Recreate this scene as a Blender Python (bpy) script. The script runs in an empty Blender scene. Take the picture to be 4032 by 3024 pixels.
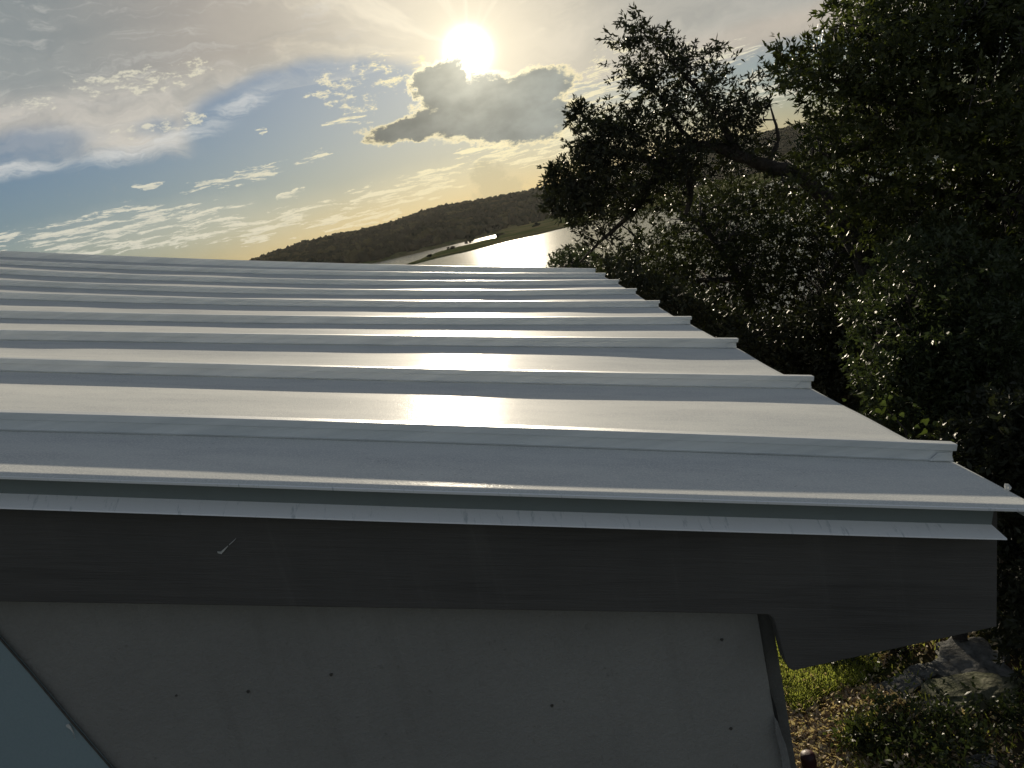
import bpy, math, random
import numpy as np
from math import sin, cos, tan, radians, degrees, pi, atan2, asin, sqrt

S = bpy.context.scene
rng = np.random.default_rng(7)
random.seed(7)

# ------------------------------------------------------------------ camera
F, CX, CY = 769.0, 512.0, 384.0
ROLL, PITCH = radians(12.6), radians(11.5)
_up = np.array([-sin(ROLL) * cos(PITCH), cos(ROLL) * cos(PITCH), -sin(PITCH)])
_e = np.array([495.5 - 512, 384 - 227.0, F]); _e /= np.linalg.norm(_e)
_e -= (_e @ _up) * _up; _e /= np.linalg.norm(_e)
_x = np.cross(_e, _up)
if _x[0] < 0: _x = -_x
M = np.stack([_x, _e, _up])           # rows: world axes in camera coordinates (x right, y up, z forward)

def ray(px, py):
    """unit world direction(s) seen at a photograph position (1024 x 768)"""
    c = np.stack([np.asarray(px, float) - CX, CY - np.asarray(py, float), np.full(np.shape(px), F)], -1)
    c /= np.linalg.norm(c, axis=-1, keepdims=True)
    return c @ M.T

def at_y(px, py, y):
    r = ray(px, py); return r * (y / r[..., 1:2])

def at_z(px, py, z):
    r = ray(px, py); return r * (z / r[..., 2:3])

from mathutils import Matrix, Vector
cam_d = bpy.data.cameras.new('camera')
cam = bpy.data.objects.new('camera', cam_d)
S.collection.objects.link(cam)
cam_d.sensor_width = 36; cam_d.lens = F * 36 / 1024
cam_d.clip_start = 0.03; cam_d.clip_end = 40000
R_, U_, B_ = M @ np.array([1, 0, 0.]), M @ np.array([0, 1., 0]), -(M @ np.array([0, 0, 1.]))
cam.matrix_world = Matrix(((R_[0], U_[0], B_[0], 0), (R_[1], U_[1], B_[1], 0), (R_[2], U_[2], B_[2], 0), (0, 0, 0, 1)))
S.camera = cam

# ------------------------------------------------------------------ sun and exposure
SUN_AZ, SUN_EL = 0.73, 11.94           # degrees: azimuth from +Y towards +X
sd = Vector((sin(radians(SUN_AZ)) * cos(radians(SUN_EL)), cos(radians(SUN_AZ)) * cos(radians(SUN_EL)), sin(radians(SUN_EL))))
sl = bpy.data.lights.new('sun', 'SUN'); sl.energy = 5.0; sl.angle = radians(0.6); sl.color = (1.0, 0.87, 0.67)
so = bpy.data.objects.new('sun', sl); S.collection.objects.link(so)
so.rotation_euler = sd.to_track_quat('Z', 'Y').to_euler()
S.view_settings.view_transform = 'Standard'
S.view_settings.look = 'None'
S.view_settings.exposure = 0.14
S.view_settings.gamma = 1.0
S.cycles.use_denoising = True
S.cycles.max_bounces = 8
S.cycles.volume_bounces = 0
S.cycles.transparent_max_bounces = 8
S.cycles.sample_clamp_indirect = 6.0

# ------------------------------------------------------------------ node helper
class NT:
    def __init__(s, tree): s.t = tree; s.n = tree.nodes; s.l = tree.links; s.n.clear()
    def put(s, sock, v):
        if hasattr(v, 'is_output'): s.l.new(v, sock)
        elif v is not None: sock.default_value = v
    def node(s, ty, ins=None, out=0, **kw):
        n = s.n.new(ty)
        for k, v in kw.items(): setattr(n, k, v)
        for k, v in (ins or {}).items(): s.put(n.inputs[k], v)
        return n.outputs[out] if out is not None else n
    def m(s, op, a, b=None, c=None, clamp=False):
        n = s.n.new('ShaderNodeMath'); n.operation = op; n.use_clamp = clamp
        s.put(n.inputs[0], a)
        if b is not None: s.put(n.inputs[1], b)
        if c is not None: s.put(n.inputs[2], c)
        return n.outputs[0]
    def v(s, op, a, b=None, scale=None, out=0):
        n = s.n.new('ShaderNodeVectorMath'); n.operation = op
        s.put(n.inputs[0], a)
        if b is not None: s.put(n.inputs[1], b)
        if scale is not None: s.put(n.inputs[3], scale)
        return n.outputs[out]
    def ss(s, x, a, b, lo=0.0, hi=1.0, mode='SMOOTHSTEP'):
        n = s.n.new('ShaderNodeMapRange'); n.interpolation_type = mode
        for i, q in enumerate((x, a, b, lo, hi)): s.put(n.inputs[i], q)
        return n.outputs[0]
    def mix(s, f, a, b, mode='MIX'):
        n = s.n.new('ShaderNodeMix'); n.data_type = 'RGBA'; n.blend_type = mode
        s.put(n.inputs[0], f); s.put(n.inputs[6], a); s.put(n.inputs[7], b)
        return n.outputs[2]
    def noise(s, vec, scale, detail=4, rough=0.55, dist=0.0, out=0, dim='3D', w=None):
        n = s.n.new('ShaderNodeTexNoise'); n.noise_dimensions = dim
        if vec is not None: s.l.new(vec, n.inputs['Vector'])
        n.inputs['Scale'].default_value = scale; n.inputs['Detail'].default_value = detail
        n.inputs['Roughness'].default_value = rough; n.inputs['Distortion'].default_value = dist
        if w is not None: n.inputs['W'].default_value = w
        return n.outputs[out]

def rgb(r, g, b):   # sRGB 0..255 as seen -> linear
    f = lambda c: (c / 255 / 12.92) if c <= 10 else ((c / 255 + 0.055) / 1.055) ** 2.4
    return (f(r), f(g), f(b), 1.0)

# ------------------------------------------------------------------ sky
W = bpy.data.worlds.new('World'); S.world = W; W.use_nodes = True
k = NT(W.node_tree)
gen = k.node('ShaderNodeTexCoord', out=0)
sx = k.node('ShaderNodeSeparateXYZ', {0: gen}, out=None)
X_, Y_, Z_ = sx.outputs
az = k.m('MULTIPLY', k.m('ARCTAN2', X_, Y_), 57.2958)
el = k.m('MULTIPLY', k.m('ARCSINE', Z_), 57.2958)
azel = k.node('ShaderNodeCombineXYZ', {0: az, 1: el, 2: 0.0})
w1 = k.v('SUBTRACT', k.noise(azel, 0.35, 3, 0.5, out=1), (0.5, 0.5, 0.5))
w2 = k.v('SUBTRACT', k.noise(azel, 1.4, 5, 0.65, out=1), (0.5, 0.5, 0.5))
warp = k.v('ADD', azel, k.v('ADD', k.v('MULTIPLY', w1, (2.4, 1.0, 0.0)), k.v('MULTIPLY', w2, (1.6, 0.8, 0.0))))

def blob(cx, cy, rx, ry, rot=0.0, src=None):
    n = k.n.new('ShaderNodeMapping'); n.vector_type = 'TEXTURE'
    k.l.new(src or warp, n.inputs[0])
    n.inputs['Location'].default_value = (cx, cy, 0); n.inputs['Rotation'].default_value = (0, 0, radians(rot))
    n.inputs['Scale'].default_value = (rx, ry, 1)
    g = k.n.new('ShaderNodeTexGradient'); g.gradient_type = 'SPHERICAL'
    k.l.new(n.outputs[0], g.inputs[0])
    return g.outputs[1]
def union(bl):
    r = bl[0]
    for b in bl[1:]: r = k.m('MAXIMUM', r, b)
    return r

ct = k.v('DOT_PRODUCT', gen, tuple(sd), out=1)
theta = k.m('MULTIPLY', k.m('ARCCOSINE', k.m('MINIMUM', ct, 0.999999)), 57.2958)
near = k.m('EXPONENT', k.m('MULTIPLY', theta, -1 / 9.0))
near2 = k.m('EXPONENT', k.m('MULTIPLY', theta, -1 / 2.6))
disc = k.m('EXPONENT', k.m('MULTIPLY', k.m('POWER', k.m('DIVIDE', theta, 0.95), 2.0), -1.0))

sky = k.node('ShaderNodeTexSky', sky_type='NISHITA', sun_disc=False, sun_elevation=radians(SUN_EL),
             sun_rotation=radians(SUN_AZ), altitude=250.0, air_density=1.3, dust_density=0.7, ozone_density=2.2)
SKY_STRENGTH = 0.055
nish = k.v('SCALE', sky, scale=SKY_STRENGTH)
lum = k.v('DOT_PRODUCT', nish, (0.25, 0.6, 0.15), out=1)
base = k.v('SCALE', nish, scale=k.m('DIVIDE', 1.0, k.m('ADD', 1.0, k.m('MULTIPLY', lum, 0.9))))
base = k.v('MULTIPLY', base, (0.76, 0.93, 1.30))

# high veil over the upper sky
fib = k.noise(k.v('MULTIPLY', k.v('ADD', azel, k.v('MULTIPLY', w1, (9.0, 4.0, 0))), (0.055, 0.24, 1)), 1.0, 7, 0.6)
soft = k.noise(k.v('MULTIPLY', azel, (0.06, 0.12, 1)), 1.0, 3, 0.5)
edge = k.m('ADD', el, k.m('MULTIPLY', k.m('SUBTRACT', fib, 0.5), 6.0))
wv = k.v('ADD', azel, k.v('MULTIPLY', w1, (2.0, 1.0, 0.0)))
bay = blob(-10.5, 9.8, 10.0, 4.0, 0, src=wv)
bayL = blob(-29.5, 10.9, 7.0, 1.5, 0, src=wv)
bayM = blob(-20.8, 11.0, 2.4, 0.9, 0, src=wv)
clear = union([k.ss(bay, 0.0, 0.22), k.m('MULTIPLY', k.ss(bayL, 0.0, 0.7), 0.7), k.m('MULTIPLY', k.ss(bayM, 0.0, 0.8), 0.6)])
lowedge = k.ss(az, -32, 20, 9.7, 5.6, mode='LINEAR')
veil = k.m('MULTIPLY', k.ss(k.m('SUBTRACT', edge, lowedge), 0.0, 2.2), k.m('SUBTRACT', 1.0, clear))
away = k.ss(theta, 42.0, 75.0)
veil = k.m('MULTIPLY', veil, k.m('SUBTRACT', 1.0, k.m('MULTIPLY', away, 0.1)))
thick = k.ss(k.m('ADD', el, k.m('MULTIPLY', soft, 1.5)), 13.4, 15.4)
thick = k.m('MULTIPLY', thick, k.ss(az, -2, -14))
veilcol = k.mix(k.ss(fib, 0.35, 0.68), rgb(142, 144, 144), rgb(204, 198, 188))
veilcol = k.mix(k.m('MULTIPLY', thick, 0.8), veilcol, k.mix(k.ss(az, -14, -28), rgb(146, 140, 136), rgb(120, 132, 136)))
veilcol = k.mix(k.m('MULTIPLY', near, 1.25, clamp=True), veilcol, rgb(244, 230, 200))
right_warm = k.ss(az, 4, 25)
veilcol = k.mix(k.m('MULTIPLY', right_warm, 0.6), veilcol, k.mix(k.ss(k.m('ADD', el, k.m('MULTIPLY', fib, 2.0)), 9.6, 11.0), rgb(196, 182, 164), rgb(160, 160, 152)))
veilcol = k.mix(away, veilcol, rgb(152, 156, 158))
col = k.mix(k.m('MULTIPLY', veil, 0.92), base, veilcol)

# broken cloud fields; each is lit on the side that faces the sun
def plate(m, a=2.2): return k.m('MULTIPLY', m, a, clamp=True)
sunny = k.m('MINIMUM', k.m('MULTIPLY', near, 1.9), 1.0)
cream = k.mix(sunny, rgb(210, 208, 194), rgb(252, 238, 190))
grey = k.mix(sunny, rgb(150, 160, 164), rgb(178, 172, 148))
to_sun = k.v('SCALE', k.v('NORMALIZE', k.v('SUBTRACT', (SUN_AZ, SUN_EL + 6, 0), azel)), scale=0.42)
def field(col, mask, sx_, sy_, width, op, wx=0.6, wy=1.2, thr=0.64, gain=0.18, rough=0.64, contrast=8.0, ridge=0.9):
    dom = lambda p, f=1.0, z=0.0: k.noise(k.v('ADD', k.v('MULTIPLY', p, (sx_ * f, sy_ * f, 1)), k.v('ADD', k.v('MULTIPLY', w1, (wx, wy, 0)), (0, 0, z))), 1.0, 9, rough)
    n0 = dom(azel); n1 = dom(k.v('ADD', azel, to_sun)); nr = dom(azel, 0.8, 7.0)
    d = k.m('ADD', k.m('SUBTRACT', n0, thr), k.m('MULTIPLY', plate(mask), gain))
    here = k.ss(mask, 0.0, 0.06)
    alpha = k.m('MULTIPLY', k.m('MULTIPLY', k.ss(d, 0.0, width), op), here)
    light = k.m('MULTIPLY_ADD', k.m('SUBTRACT', n0, n1), contrast, 0.30, clamp=True)
    rdg = k.ss(k.m('ABSOLUTE', k.m('SUBTRACT', nr, 0.5)), 0.035, 0.0)
    light = k.m('MAXIMUM', light, k.m('MULTIPLY', rdg, ridge))
    thin = k.ss(d, width * 0.7, width * 1.8)
    shade = k.m('MULTIPLY', k.m('SUBTRACT', 1.0, light), thin)
    alpha = k.m('MULTIPLY', alpha, k.m('SUBTRACT', 1.0, k.m('MULTIPLY', shade, 0.5)))
    return k.mix(alpha, col, k.mix(shade, cream, grey)), alpha

streaks = union([
    blob(-24.5, 5.1, 10.0, 1.7, -4), blob(-19.0, 3.7, 9.5, 1.3, -6), blob(-12.6, 3.5, 6.5, 1.2, -4), blob(-26, 4.2, 6, 0.9, -4),
    blob(-16.8, 7.05, 4.6, 0.8, 4), blob(-11.4, 7.4, 2.1, 0.6, 8), blob(-13.5, 5.3, 1.6, 0.4, 2),
    blob(-5.5, 3.9, 7.0, 1.5, 2), blob(-9.5, 2.7, 5.0, 0.8, 0), blob(-31, 5.7, 3.2, 0.9, 0),
    blob(-22.5, 7.6, 1.6, 0.4, 0), blob(-24.0, 6.4, 1.8, 0.4, 0),
    blob(1.0, 5.2, 4.6, 1.2, -2), blob(9.8, 6.8, 9.0, 3.2, 4), blob(7.0, 4.6, 8.5, 2.2, 2), blob(3.0, 4.9, 4.0, 1.0, 0),
    blob(14, 7.6, 8, 2.0, 0), blob(22, 5.0, 9, 1.8, 0),
    blob(-8.6, 9.2, 2.8, 0.6, 4), blob(-14.5, 9.8, 0.9, 0.4, 0)])
col, _a = field(col, streaks, 0.38, 2.8, 0.075, 0.92, thr=0.66, rough=0.68)
veilstr = union([blob(-20, 4.3, 14, 2.4, -4), blob(-4, 3.6, 10, 2.2, 0), blob(8, 5.2, 10, 3.2, 0)])
col = k.mix(k.m('MULTIPLY', plate(veilstr, 1.4), 0.22), col, cream)

puffs = union([
    blob(-8.9, 11.5, 2.9, 1.7, 0), blob(-6.2, 12.4, 2.4, 1.0, 20), blob(-7.6, 10.2, 2.1, 0.9, 0),
    blob(-4.0, 11.5, 3.0, 1.2, 10), blob(-27.6, 13.1, 2.6, 0.8, 0), blob(-21.6, 13.8, 4.8, 1.2, -4),
    blob(-17.8, 14.0, 2.6, 0.9, 0), blob(-19.2, 11.1, 2.5, 0.8, 2),
    blob(4.5, 15.5, 2.8, 1.0, 10), blob(8.5, 15.0, 2.2, 0.8, 10), blob(10.2, 9.5, 3.0, 1.0, 10), blob(-22.0, 10.9, 2.4, 0.6, 0)])
col, _a = field(col, puffs, 0.9, 2.0, 0.12, 0.85, thr=0.66, rough=0.72)
# smooth white band edging the veil at the left
band = union([blob(-21.5, 9.9, 6.5, 0.9, 6, src=wv), blob(-15.5, 11.4, 4.2, 0.8, 16, src=wv), blob(-30, 9.7, 5, 0.7, 0, src=wv)])
bfib = k.noise(k.v('ADD', k.v('MULTIPLY', azel, (0.25, 1.5, 1)), k.v('MULTIPLY', w1, (2.5, 3.0, 0))), 1.0, 7, 0.66)
col = k.mix(k.m('MULTIPLY', k.m('MULTIPLY', k.ss(band, 0.0, 0.7), k.ss(bfib, 0.36, 0.66)), 0.75), col, rgb(208, 209, 206))
vf = k.m('MULTIPLY', veil, k.m('MULTIPLY', k.ss(bfib, 0.5, 0.7), k.ss(az, 0, -10)))
col = k.mix(k.m('MULTIPLY', vf, 0.33), col, rgb(212, 209, 202))

# long fibres fanning out above the sun
ang = k.m('ARCTAN2', k.m('SUBTRACT', el, SUN_EL), k.m('SUBTRACT', az, SUN_AZ))
fanv = k.node('ShaderNodeCombineXYZ', {0: k.m('MULTIPLY', ang, 2.6), 1: k.m('MULTIPLY', theta, 0.05), 2: 3.0})
fann = k.noise(k.v('ADD', fanv, k.v('MULTIPLY', w1, (0.5, 0.5, 0))), 1.0, 6, 0.6)
fan = k.m('MULTIPLY', k.ss(fann, 0.5, 0.66), k.m('MULTIPLY', k.ss(el, 10.5, 13.5), k.ss(theta, 20, 4)))
col = k.mix(k.m('MULTIPLY', fan, 0.6), col, rgb(252, 240, 214))

# warm horizon and cumulus tower
warm = k.m('MULTIPLY', k.ss(el, 5.5, 0.0), k.ss(theta, 27, 9))
col = k.mix(k.m('MULTIPLY', warm, 0.75), col, rgb(232, 206, 148))
puf_t = k.noise(azel, 1.5, 6, 0.65)
twr = union([blob(0.3, 3.4, 1.9, 1.5, 0), blob(0.9, 2.2, 2.6, 1.6, 0), blob(0.1, 4.2, 1.1, 0.8, 0)])
col = k.mix(k.m('MULTIPLY', k.ss(k.m('ADD', twr, k.m('MULTIPLY', k.m('SUBTRACT', puf_t, 0.5), 0.8)), 0.05, 0.5), 0.42), col, rgb(182, 172, 138))

# the glow itself, then the dark cloud that covers its foot
glow = k.m('ADD', k.m('MULTIPLY', disc, 9.0), k.m('ADD', k.m('MULTIPLY', near2, 0.36), k.m('MULTIPLY', near, 0.04)))
lit = k.v('ADD', col, k.v('SCALE', (1.0, 0.93, 0.74), scale=glow))
wd_ = k.v('ADD', azel, k.v('ADD', k.v('MULTIPLY', w1, (1.6, 1.2, 0.0)), k.v('MULTIPLY', w2, (1.5, 1.0, 0.0))))
dc = union([
    k.m('MULTIPLY', blob(1.2, 8.0, 5.8, 2.7, -8, src=wd_), 1.2), blob(-4.2, 8.0, 4.2, 1.1, -2, src=wd_), blob(3.4, 6.9, 4.6, 2.0, -6, src=wd_),
    blob(4.8, 8.7, 3.4, 1.6, 0, src=wd_), blob(-2.3, 10.4, 1.6, 1.8, 10, src=wd_), blob(-0.9, 10.5, 1.7, 1.5, 0, src=wd_)])
dn = k.noise(k.v('MULTIPLY', azel, (0.9, 1.9, 1)), 1.0, 9, 0.72)
dd = k.m('ADD', dc, k.m('MULTIPLY', k.m('SUBTRACT', dn, 0.5), 0.85))
dcov = k.m('MULTIPLY', k.ss(dd, 0.04, 0.24), k.ss(dc, 0.0, 0.06))
dcore = k.ss(dd, 0.12, 0.36)
rim = k.v('SCALE', k.mix(near2, rgb(244, 228, 180), rgb(255, 250, 225)), scale=k.m('ADD', 1.0, k.m('MULTIPLY', near2, 2.2)))
body = k.mix(k.m('MULTIPLY', near2, 1.5, clamp=True), k.mix(k.ss(az, -6, 9), rgb(112, 114, 108), rgb(148, 152, 146)), rgb(240, 236, 214))
body = k.v('SCALE', body, scale=k.ss(k.noise(k.v('MULTIPLY', azel, (0.3, 0.5, 1)), 1.0, 5), 0.3, 0.7, 0.84, 1.16))
final = k.mix(dcov, lit, k.mix(dcore, rim, body))
upper = k.mix(k.ss(Y_, 0.25, -0.45), (0.085, 0.10, 0.125, 1), (0.145, 0.17, 0.21, 1))  # unseen upper sky, toned dim ahead and brighter behind to set the fill light
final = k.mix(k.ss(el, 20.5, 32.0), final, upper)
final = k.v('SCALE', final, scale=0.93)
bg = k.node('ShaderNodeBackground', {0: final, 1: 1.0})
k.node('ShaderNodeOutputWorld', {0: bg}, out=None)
W.cycles.sampling_method = 'MANUAL'; W.cycles.sample_map_resolution = 1024

# ------------------------------------------------------------------ object helpers
def link(o): S.collection.objects.link(o); return o
def mesh_np(name, verts, faces, mat=None, parent=None, smooth=False):
    """verts (n,3); faces: (m,k) array of equal-size polygons, or a list of lists"""
    me = bpy.data.meshes.new(name)
    verts = np.asarray(verts, np.float32)
    if isinstance(faces, np.ndarray):
        m, kk = faces.shape
        me.vertices.add(len(verts)); me.vertices.foreach_set('co', verts.ravel())
        me.loops.add(m * kk); me.loops.foreach_set('vertex_index', faces.astype(np.int32).ravel())
        me.polygons.add(m); me.polygons.foreach_set('loop_start', np.arange(0, m * kk, kk, dtype=np.int32))
        me.polygons.foreach_set('loop_total', np.full(m, kk, np.int32))
        me.update(calc_edges=True); me.validate()
    else:
        me.from_pydata([tuple(map(float, v)) for v in verts], [], faces); me.update()
    if smooth: me.polygons.foreach_set('use_smooth', np.ones(len(me.polygons), bool))
    if mat: me.materials.append(mat)
    o = bpy.data.objects.new(name, me); link(o)
    if parent: o.parent = parent
    return o
def tag(o, label=None, cat=None, group=None, kind=None):
    if label: o['label'] = label
    if cat: o['category'] = cat
    if group: o['group'] = group
    if kind: o['kind'] = kind
    return o
def thing(name, label, cat, group=None, loc=(0, 0, 0)):
    o = bpy.data.objects.new(name, None); link(o); o.location = loc
    o.empty_display_size = 0.2
    return tag(o, label, cat, group)
def local(o, verts):      # world coordinates -> parent-local (parents only translate)
    return np.asarray(verts) - np.array(o.location)

def extrude_poly(name, pts, vec, mat, parent):
    """closed prism from a planar outline pts (n,3), extruded by vec"""
    pts = np.asarray(pts); n = len(pts)
    v = np.vstack([pts, pts + np.array(vec)])
    f = [list(range(n))[::-1], list(range(n, 2 * n))] + [[i, (i + 1) % n, n + (i + 1) % n, n + i] for i in range(n)]
    o = mesh_np(name, local(parent, v), f, mat, parent)
    fix_normals(o)
    return o
def fix_normals(o):
    import bmesh
    bm = bmesh.new(); bm.from_mesh(o.data); bmesh.ops.recalc_face_normals(bm, faces=bm.faces); bm.to_mesh(o.data); bm.free()
def bevel(o, w, seg=2):
    m = o.modifiers.new('bevel', 'BEVEL'); m.width = w; m.segments = seg; m.limit_method = 'ANGLE'

def tube_np(paths, sides=6):
    """paths: list of (pts (n,3), radii (n)); returns verts, quads"""
    V, Q, off = [], [], 0
    for P, Rr in paths:
        P = np.asarray(P, float); n = len(P)
        T = np.gradient(P, axis=0); T /= np.linalg.norm(T, axis=1, keepdims=True) + 1e-9
        ref = np.array([0.3, 0.2, 1.0]); ref /= np.linalg.norm(ref)
        A = np.cross(T, ref); A /= np.linalg.norm(A, axis=1, keepdims=True) + 1e-9
        Bv = np.cross(T, A)
        a = np.arange(sides) * 2 * pi / sides
        ring = P[:, None] + (A[:, None] * np.cos(a)[None, :, None] + Bv[:, None] * np.sin(a)[None, :, None]) * np.asarray(Rr)[:, None, None]
        V.append(ring.reshape(-1, 3))
        i = np.arange(n - 1)[:, None] * sides; j = np.arange(sides)[None, :]; j2 = (j + 1) % sides
        Q.append(np.stack([i + j, i + j2, i + sides + j2, i + sides + j], -1).reshape(-1, 4) + off)
        off += n * sides
    return np.vstack(V), np.vstack(Q)

# ------------------------------------------------------------------ materials
def mat(name, build):
    m = bpy.data.materials.new(name); m.use_nodes = True
    t = NT(m.node_tree); build(t); return m
def out(t, sh, disp=None):
    n = t.node('ShaderNodeOutputMaterial', {0: sh}, out=None)
def bump(t, h, strength, dist=0.01):
    return t.node('ShaderNodeBump', {'Height': h, 'Strength': strength, 'Distance': dist})
def P(t, **kw):
    n = t.n.new('ShaderNodeBsdfPrincipled')
    for kk, v in kw.items(): t.put(n.inputs[kk.replace('_', ' ')], v)
    return n.outputs[0]

def b_roof(t):
    co = t.node('ShaderNodeTexCoord', out=3)
    grain = t.noise(co, 520.0, 2, 0.7)
    wob = t.noise(co, 5.0, 2, 0.5)
    dirt = t.noise(t.v('MULTIPLY', co, (4, 30, 30)), 1.0, 5, 0.65)
    spk = t.node('ShaderNodeTexVoronoi', {'Vector': t.v('MULTIPLY', co, (1, 2.2, 1)), 'Scale': 95.0})
    spot = t.ss(spk, 0.05, 0.17)
    sel = t.ss(t.noise(co, 7.0, 3, 0.6), 0.5, 0.62)
    dk = t.m('MULTIPLY', t.m('SUBTRACT', 1.0, spot), sel)
    c = t.mix(t.ss(dirt, 0.35, 0.75), (0.70, 0.72, 0.70, 1), (0.58, 0.60, 0.60, 1))
    c = t.mix(t.m('MULTIPLY', dk, 0.65), c, (0.12, 0.11, 0.09, 1))
    c = t.mix(t.ss(grain, 0.4, 0.75), c, (0.84, 0.84, 0.80, 1))
    v2 = t.node('ShaderNodeTexVoronoi', {'Vector': co, 'Scale': 120.0})
    dew = t.m('MULTIPLY', t.ss(v2, 0.16, 0.05), t.ss(t.noise(co, 9.0, 3, 0.6), 0.56, 0.66))
    h = t.m('ADD', t.m('ADD', t.m('MULTIPLY', grain, 0.9), t.m('MULTIPLY', wob, 1.0)), t.m('MULTIPLY', dew, 2.5))
    n = bump(t, h, 0.28, 0.0012)
    out(t, P(t, Base_Color=c, Roughness=0.60, Specular_IOR_Level=0.01, Normal=n, Coat_Weight=0.045, Coat_Roughness=t.ss(grain, 0.25, 0.75, 0.09, 0.24), Coat_Normal=n))
M_roof = mat('painted_metal', b_roof)
def b_seam(t):
    co = t.node('ShaderNodeTexCoord', out=3)
    s = t.noise(t.v('MULTIPLY', co, (3, 60, 60)), 1.0, 5, 0.6)
    c = t.mix(t.ss(s, 0.3, 0.75), (0.86, 0.88, 0.87, 1), (0.70, 0.73, 0.73, 1))
    n = bump(t, t.noise(co, 700.0, 2, 0.6), 0.35, 0.001)
    out(t, P(t, Base_Color=c, Roughness=0.42, Metallic=0.2, Normal=n))
M_seam = mat('seam_metal', b_seam)
def b_trim(t):
    co = t.node('ShaderNodeTexCoord', out=3)
    s = t.noise(t.v('MULTIPLY', co, (150, 30, 40)), 1.0, 5, 0.7)
    c = t.mix(t.ss(s, 0.56, 0.72), (0.93, 0.95, 0.97, 1), (0.62, 0.67, 0.70, 1))
    n = bump(t, t.noise(co, 500.0, 2, 0.6), 0.3, 0.001)
    out(t, P(t, Base_Color=c, Roughness=0.45, Metallic=0.1, Normal=n))
M_trim = mat('trim_metal', b_trim)
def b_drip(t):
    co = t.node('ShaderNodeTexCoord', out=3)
    c = t.mix(t.noise(co, 20.0, 4), (0.19, 0.225, 0.23, 1), (0.24, 0.28, 0.28, 1))  # far darker than the flange: shade of the recess put into the colour
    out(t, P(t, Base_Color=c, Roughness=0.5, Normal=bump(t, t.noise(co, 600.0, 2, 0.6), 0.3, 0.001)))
M_drip = mat('drip_metal_shaded', b_drip)
def b_fascia(t):
    co = t.node('ShaderNodeTexCoord', out=3)
    rot = t.node('ShaderNodeMapping', {'Vector': co, 'Rotation': (0, radians(-14), 0)})
    g = t.noise(t.v('MULTIPLY', rot, (14, 200, 330)), 1.0, 7, 0.68, 0.6)
    g2 = t.noise(t.v('MULTIPLY', rot, (2.5, 40, 40)), 1.0, 5, 0.6, 0.8)
    st = t.noise(t.v('MULTIPLY', co, (38, 30, 2.2)), 1.0, 5, 0.65)
    bl = t.noise(co, 6.0, 4, 0.6)
    c = t.mix(g, (0.085, 0.081, 0.078, 1), (0.13, 0.123, 0.117, 1))
    c = t.mix(t.m('MULTIPLY', t.ss(g2, 0.5, 0.75), 0.5), c, (0.045, 0.042, 0.04, 1))
    c = t.mix(t.m('MULTIPLY', t.ss(st, 0.55, 0.8), 0.45), c, (0.17, 0.165, 0.155, 1))
    c = t.mix(t.m('MULTIPLY', t.ss(bl, 0.4, 0.7), 0.3), c, (0.05, 0.048, 0.046, 1))
    h = t.m('ADD', g, t.m('MULTIPLY', g2, 0.8))
    out(t, P(t, Base_Color=c, Roughness=0.78, Normal=bump(t, h, 0.6, 0.0015)))
M_fascia = mat('dark_painted_board', b_fascia)
def b_wall(t):
    co = t.node('ShaderNodeTexCoord', out=3)
    a = t.noise(co, 5.0, 6, 0.65); b = t.noise(co, 300.0, 4, 0.75)
    st = t.noise(t.v('MULTIPLY', co, (22, 20, 1.6)), 1.0, 6, 0.65)
    sp = t.noise(co, 60.0, 5, 0.7)
    c = t.mix(t.ss(a, 0.25, 0.75), (0.285, 0.28, 0.268, 1), (0.355, 0.35, 0.335, 1))
    c = t.mix(t.m('MULTIPLY', t.ss(st, 0.52, 0.8), 0.4), c, (0.15, 0.14, 0.12, 1))
    c = t.mix(t.m('MULTIPLY', t.ss(sp, 0.62, 0.74), 0.5), c, (0.14, 0.13, 0.115, 1))
    c = t.mix(t.m('MULTIPLY', b, 0.5), c, (0.17, 0.165, 0.155, 1))
    out(t, P(t, Base_Color=c, Roughness=0.88, Normal=bump(t, t.m('ADD', b, t.m('MULTIPLY', sp, 1.5)), 0.8, 0.0012)))
M_wall = mat('grey_siding', b_wall)
def b_panel(t):
    co = t.node('ShaderNodeTexCoord', out=3)
    b = t.noise(co, 420.0, 3, 0.7)
    c = t.mix(b, (0.25, 0.33, 0.37, 1), (0.31, 0.40, 0.43, 1))
    out(t, P(t, Base_Color=c, Roughness=0.7, Normal=bump(t, b, 0.4, 0.001)))
M_panel = mat('blue_grey_panel', b_panel)
def simple(name, c1, c2, scale=12.0, rough=0.8, bs=0.4, bd=0.01, det=5, spec=0.4):
    def b(t):
        co = t.node('ShaderNodeTexCoord', out=3)
        n = t.noise(co, scale, det, 0.62)
        out(t, P(t, Base_Color=t.mix(t.ss(n, 0.3, 0.7), (*c1, 1), (*c2, 1)), Roughness=rough, Specular_IOR_Level=spec, Normal=bump(t, n, bs, bd)))
    return mat(name, b)
M_corner = simple('corner_strip_paint', (0.11, 0.11, 0.105), (0.14, 0.138, 0.13), 30.0, 0.8)
M_bark = simple('oak_bark', (0.035, 0.030, 0.026), (0.075, 0.066, 0.058), 22.0, 0.9, 0.9, 0.03)
M_rock = simple('lichened_rock', (0.09, 0.092, 0.085), (0.30, 0.30, 0.285), 9.0, 0.95, 1.0, 0.06, det=9)
M_moss = simple('mossy_rock', (0.07, 0.085, 0.035), (0.27, 0.27, 0.19), 14.0, 0.95, 1.0, 0.06, det=9)
M_flag = simple('flagstone', (0.24, 0.25, 0.26), (0.34, 0.33, 0.31), 9.0, 0.85, 0.4, 0.01)
M_dark = simple('gap_shade', (0.02, 0.02, 0.02), (0.035, 0.034, 0.033), 30.0, 0.8)
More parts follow.
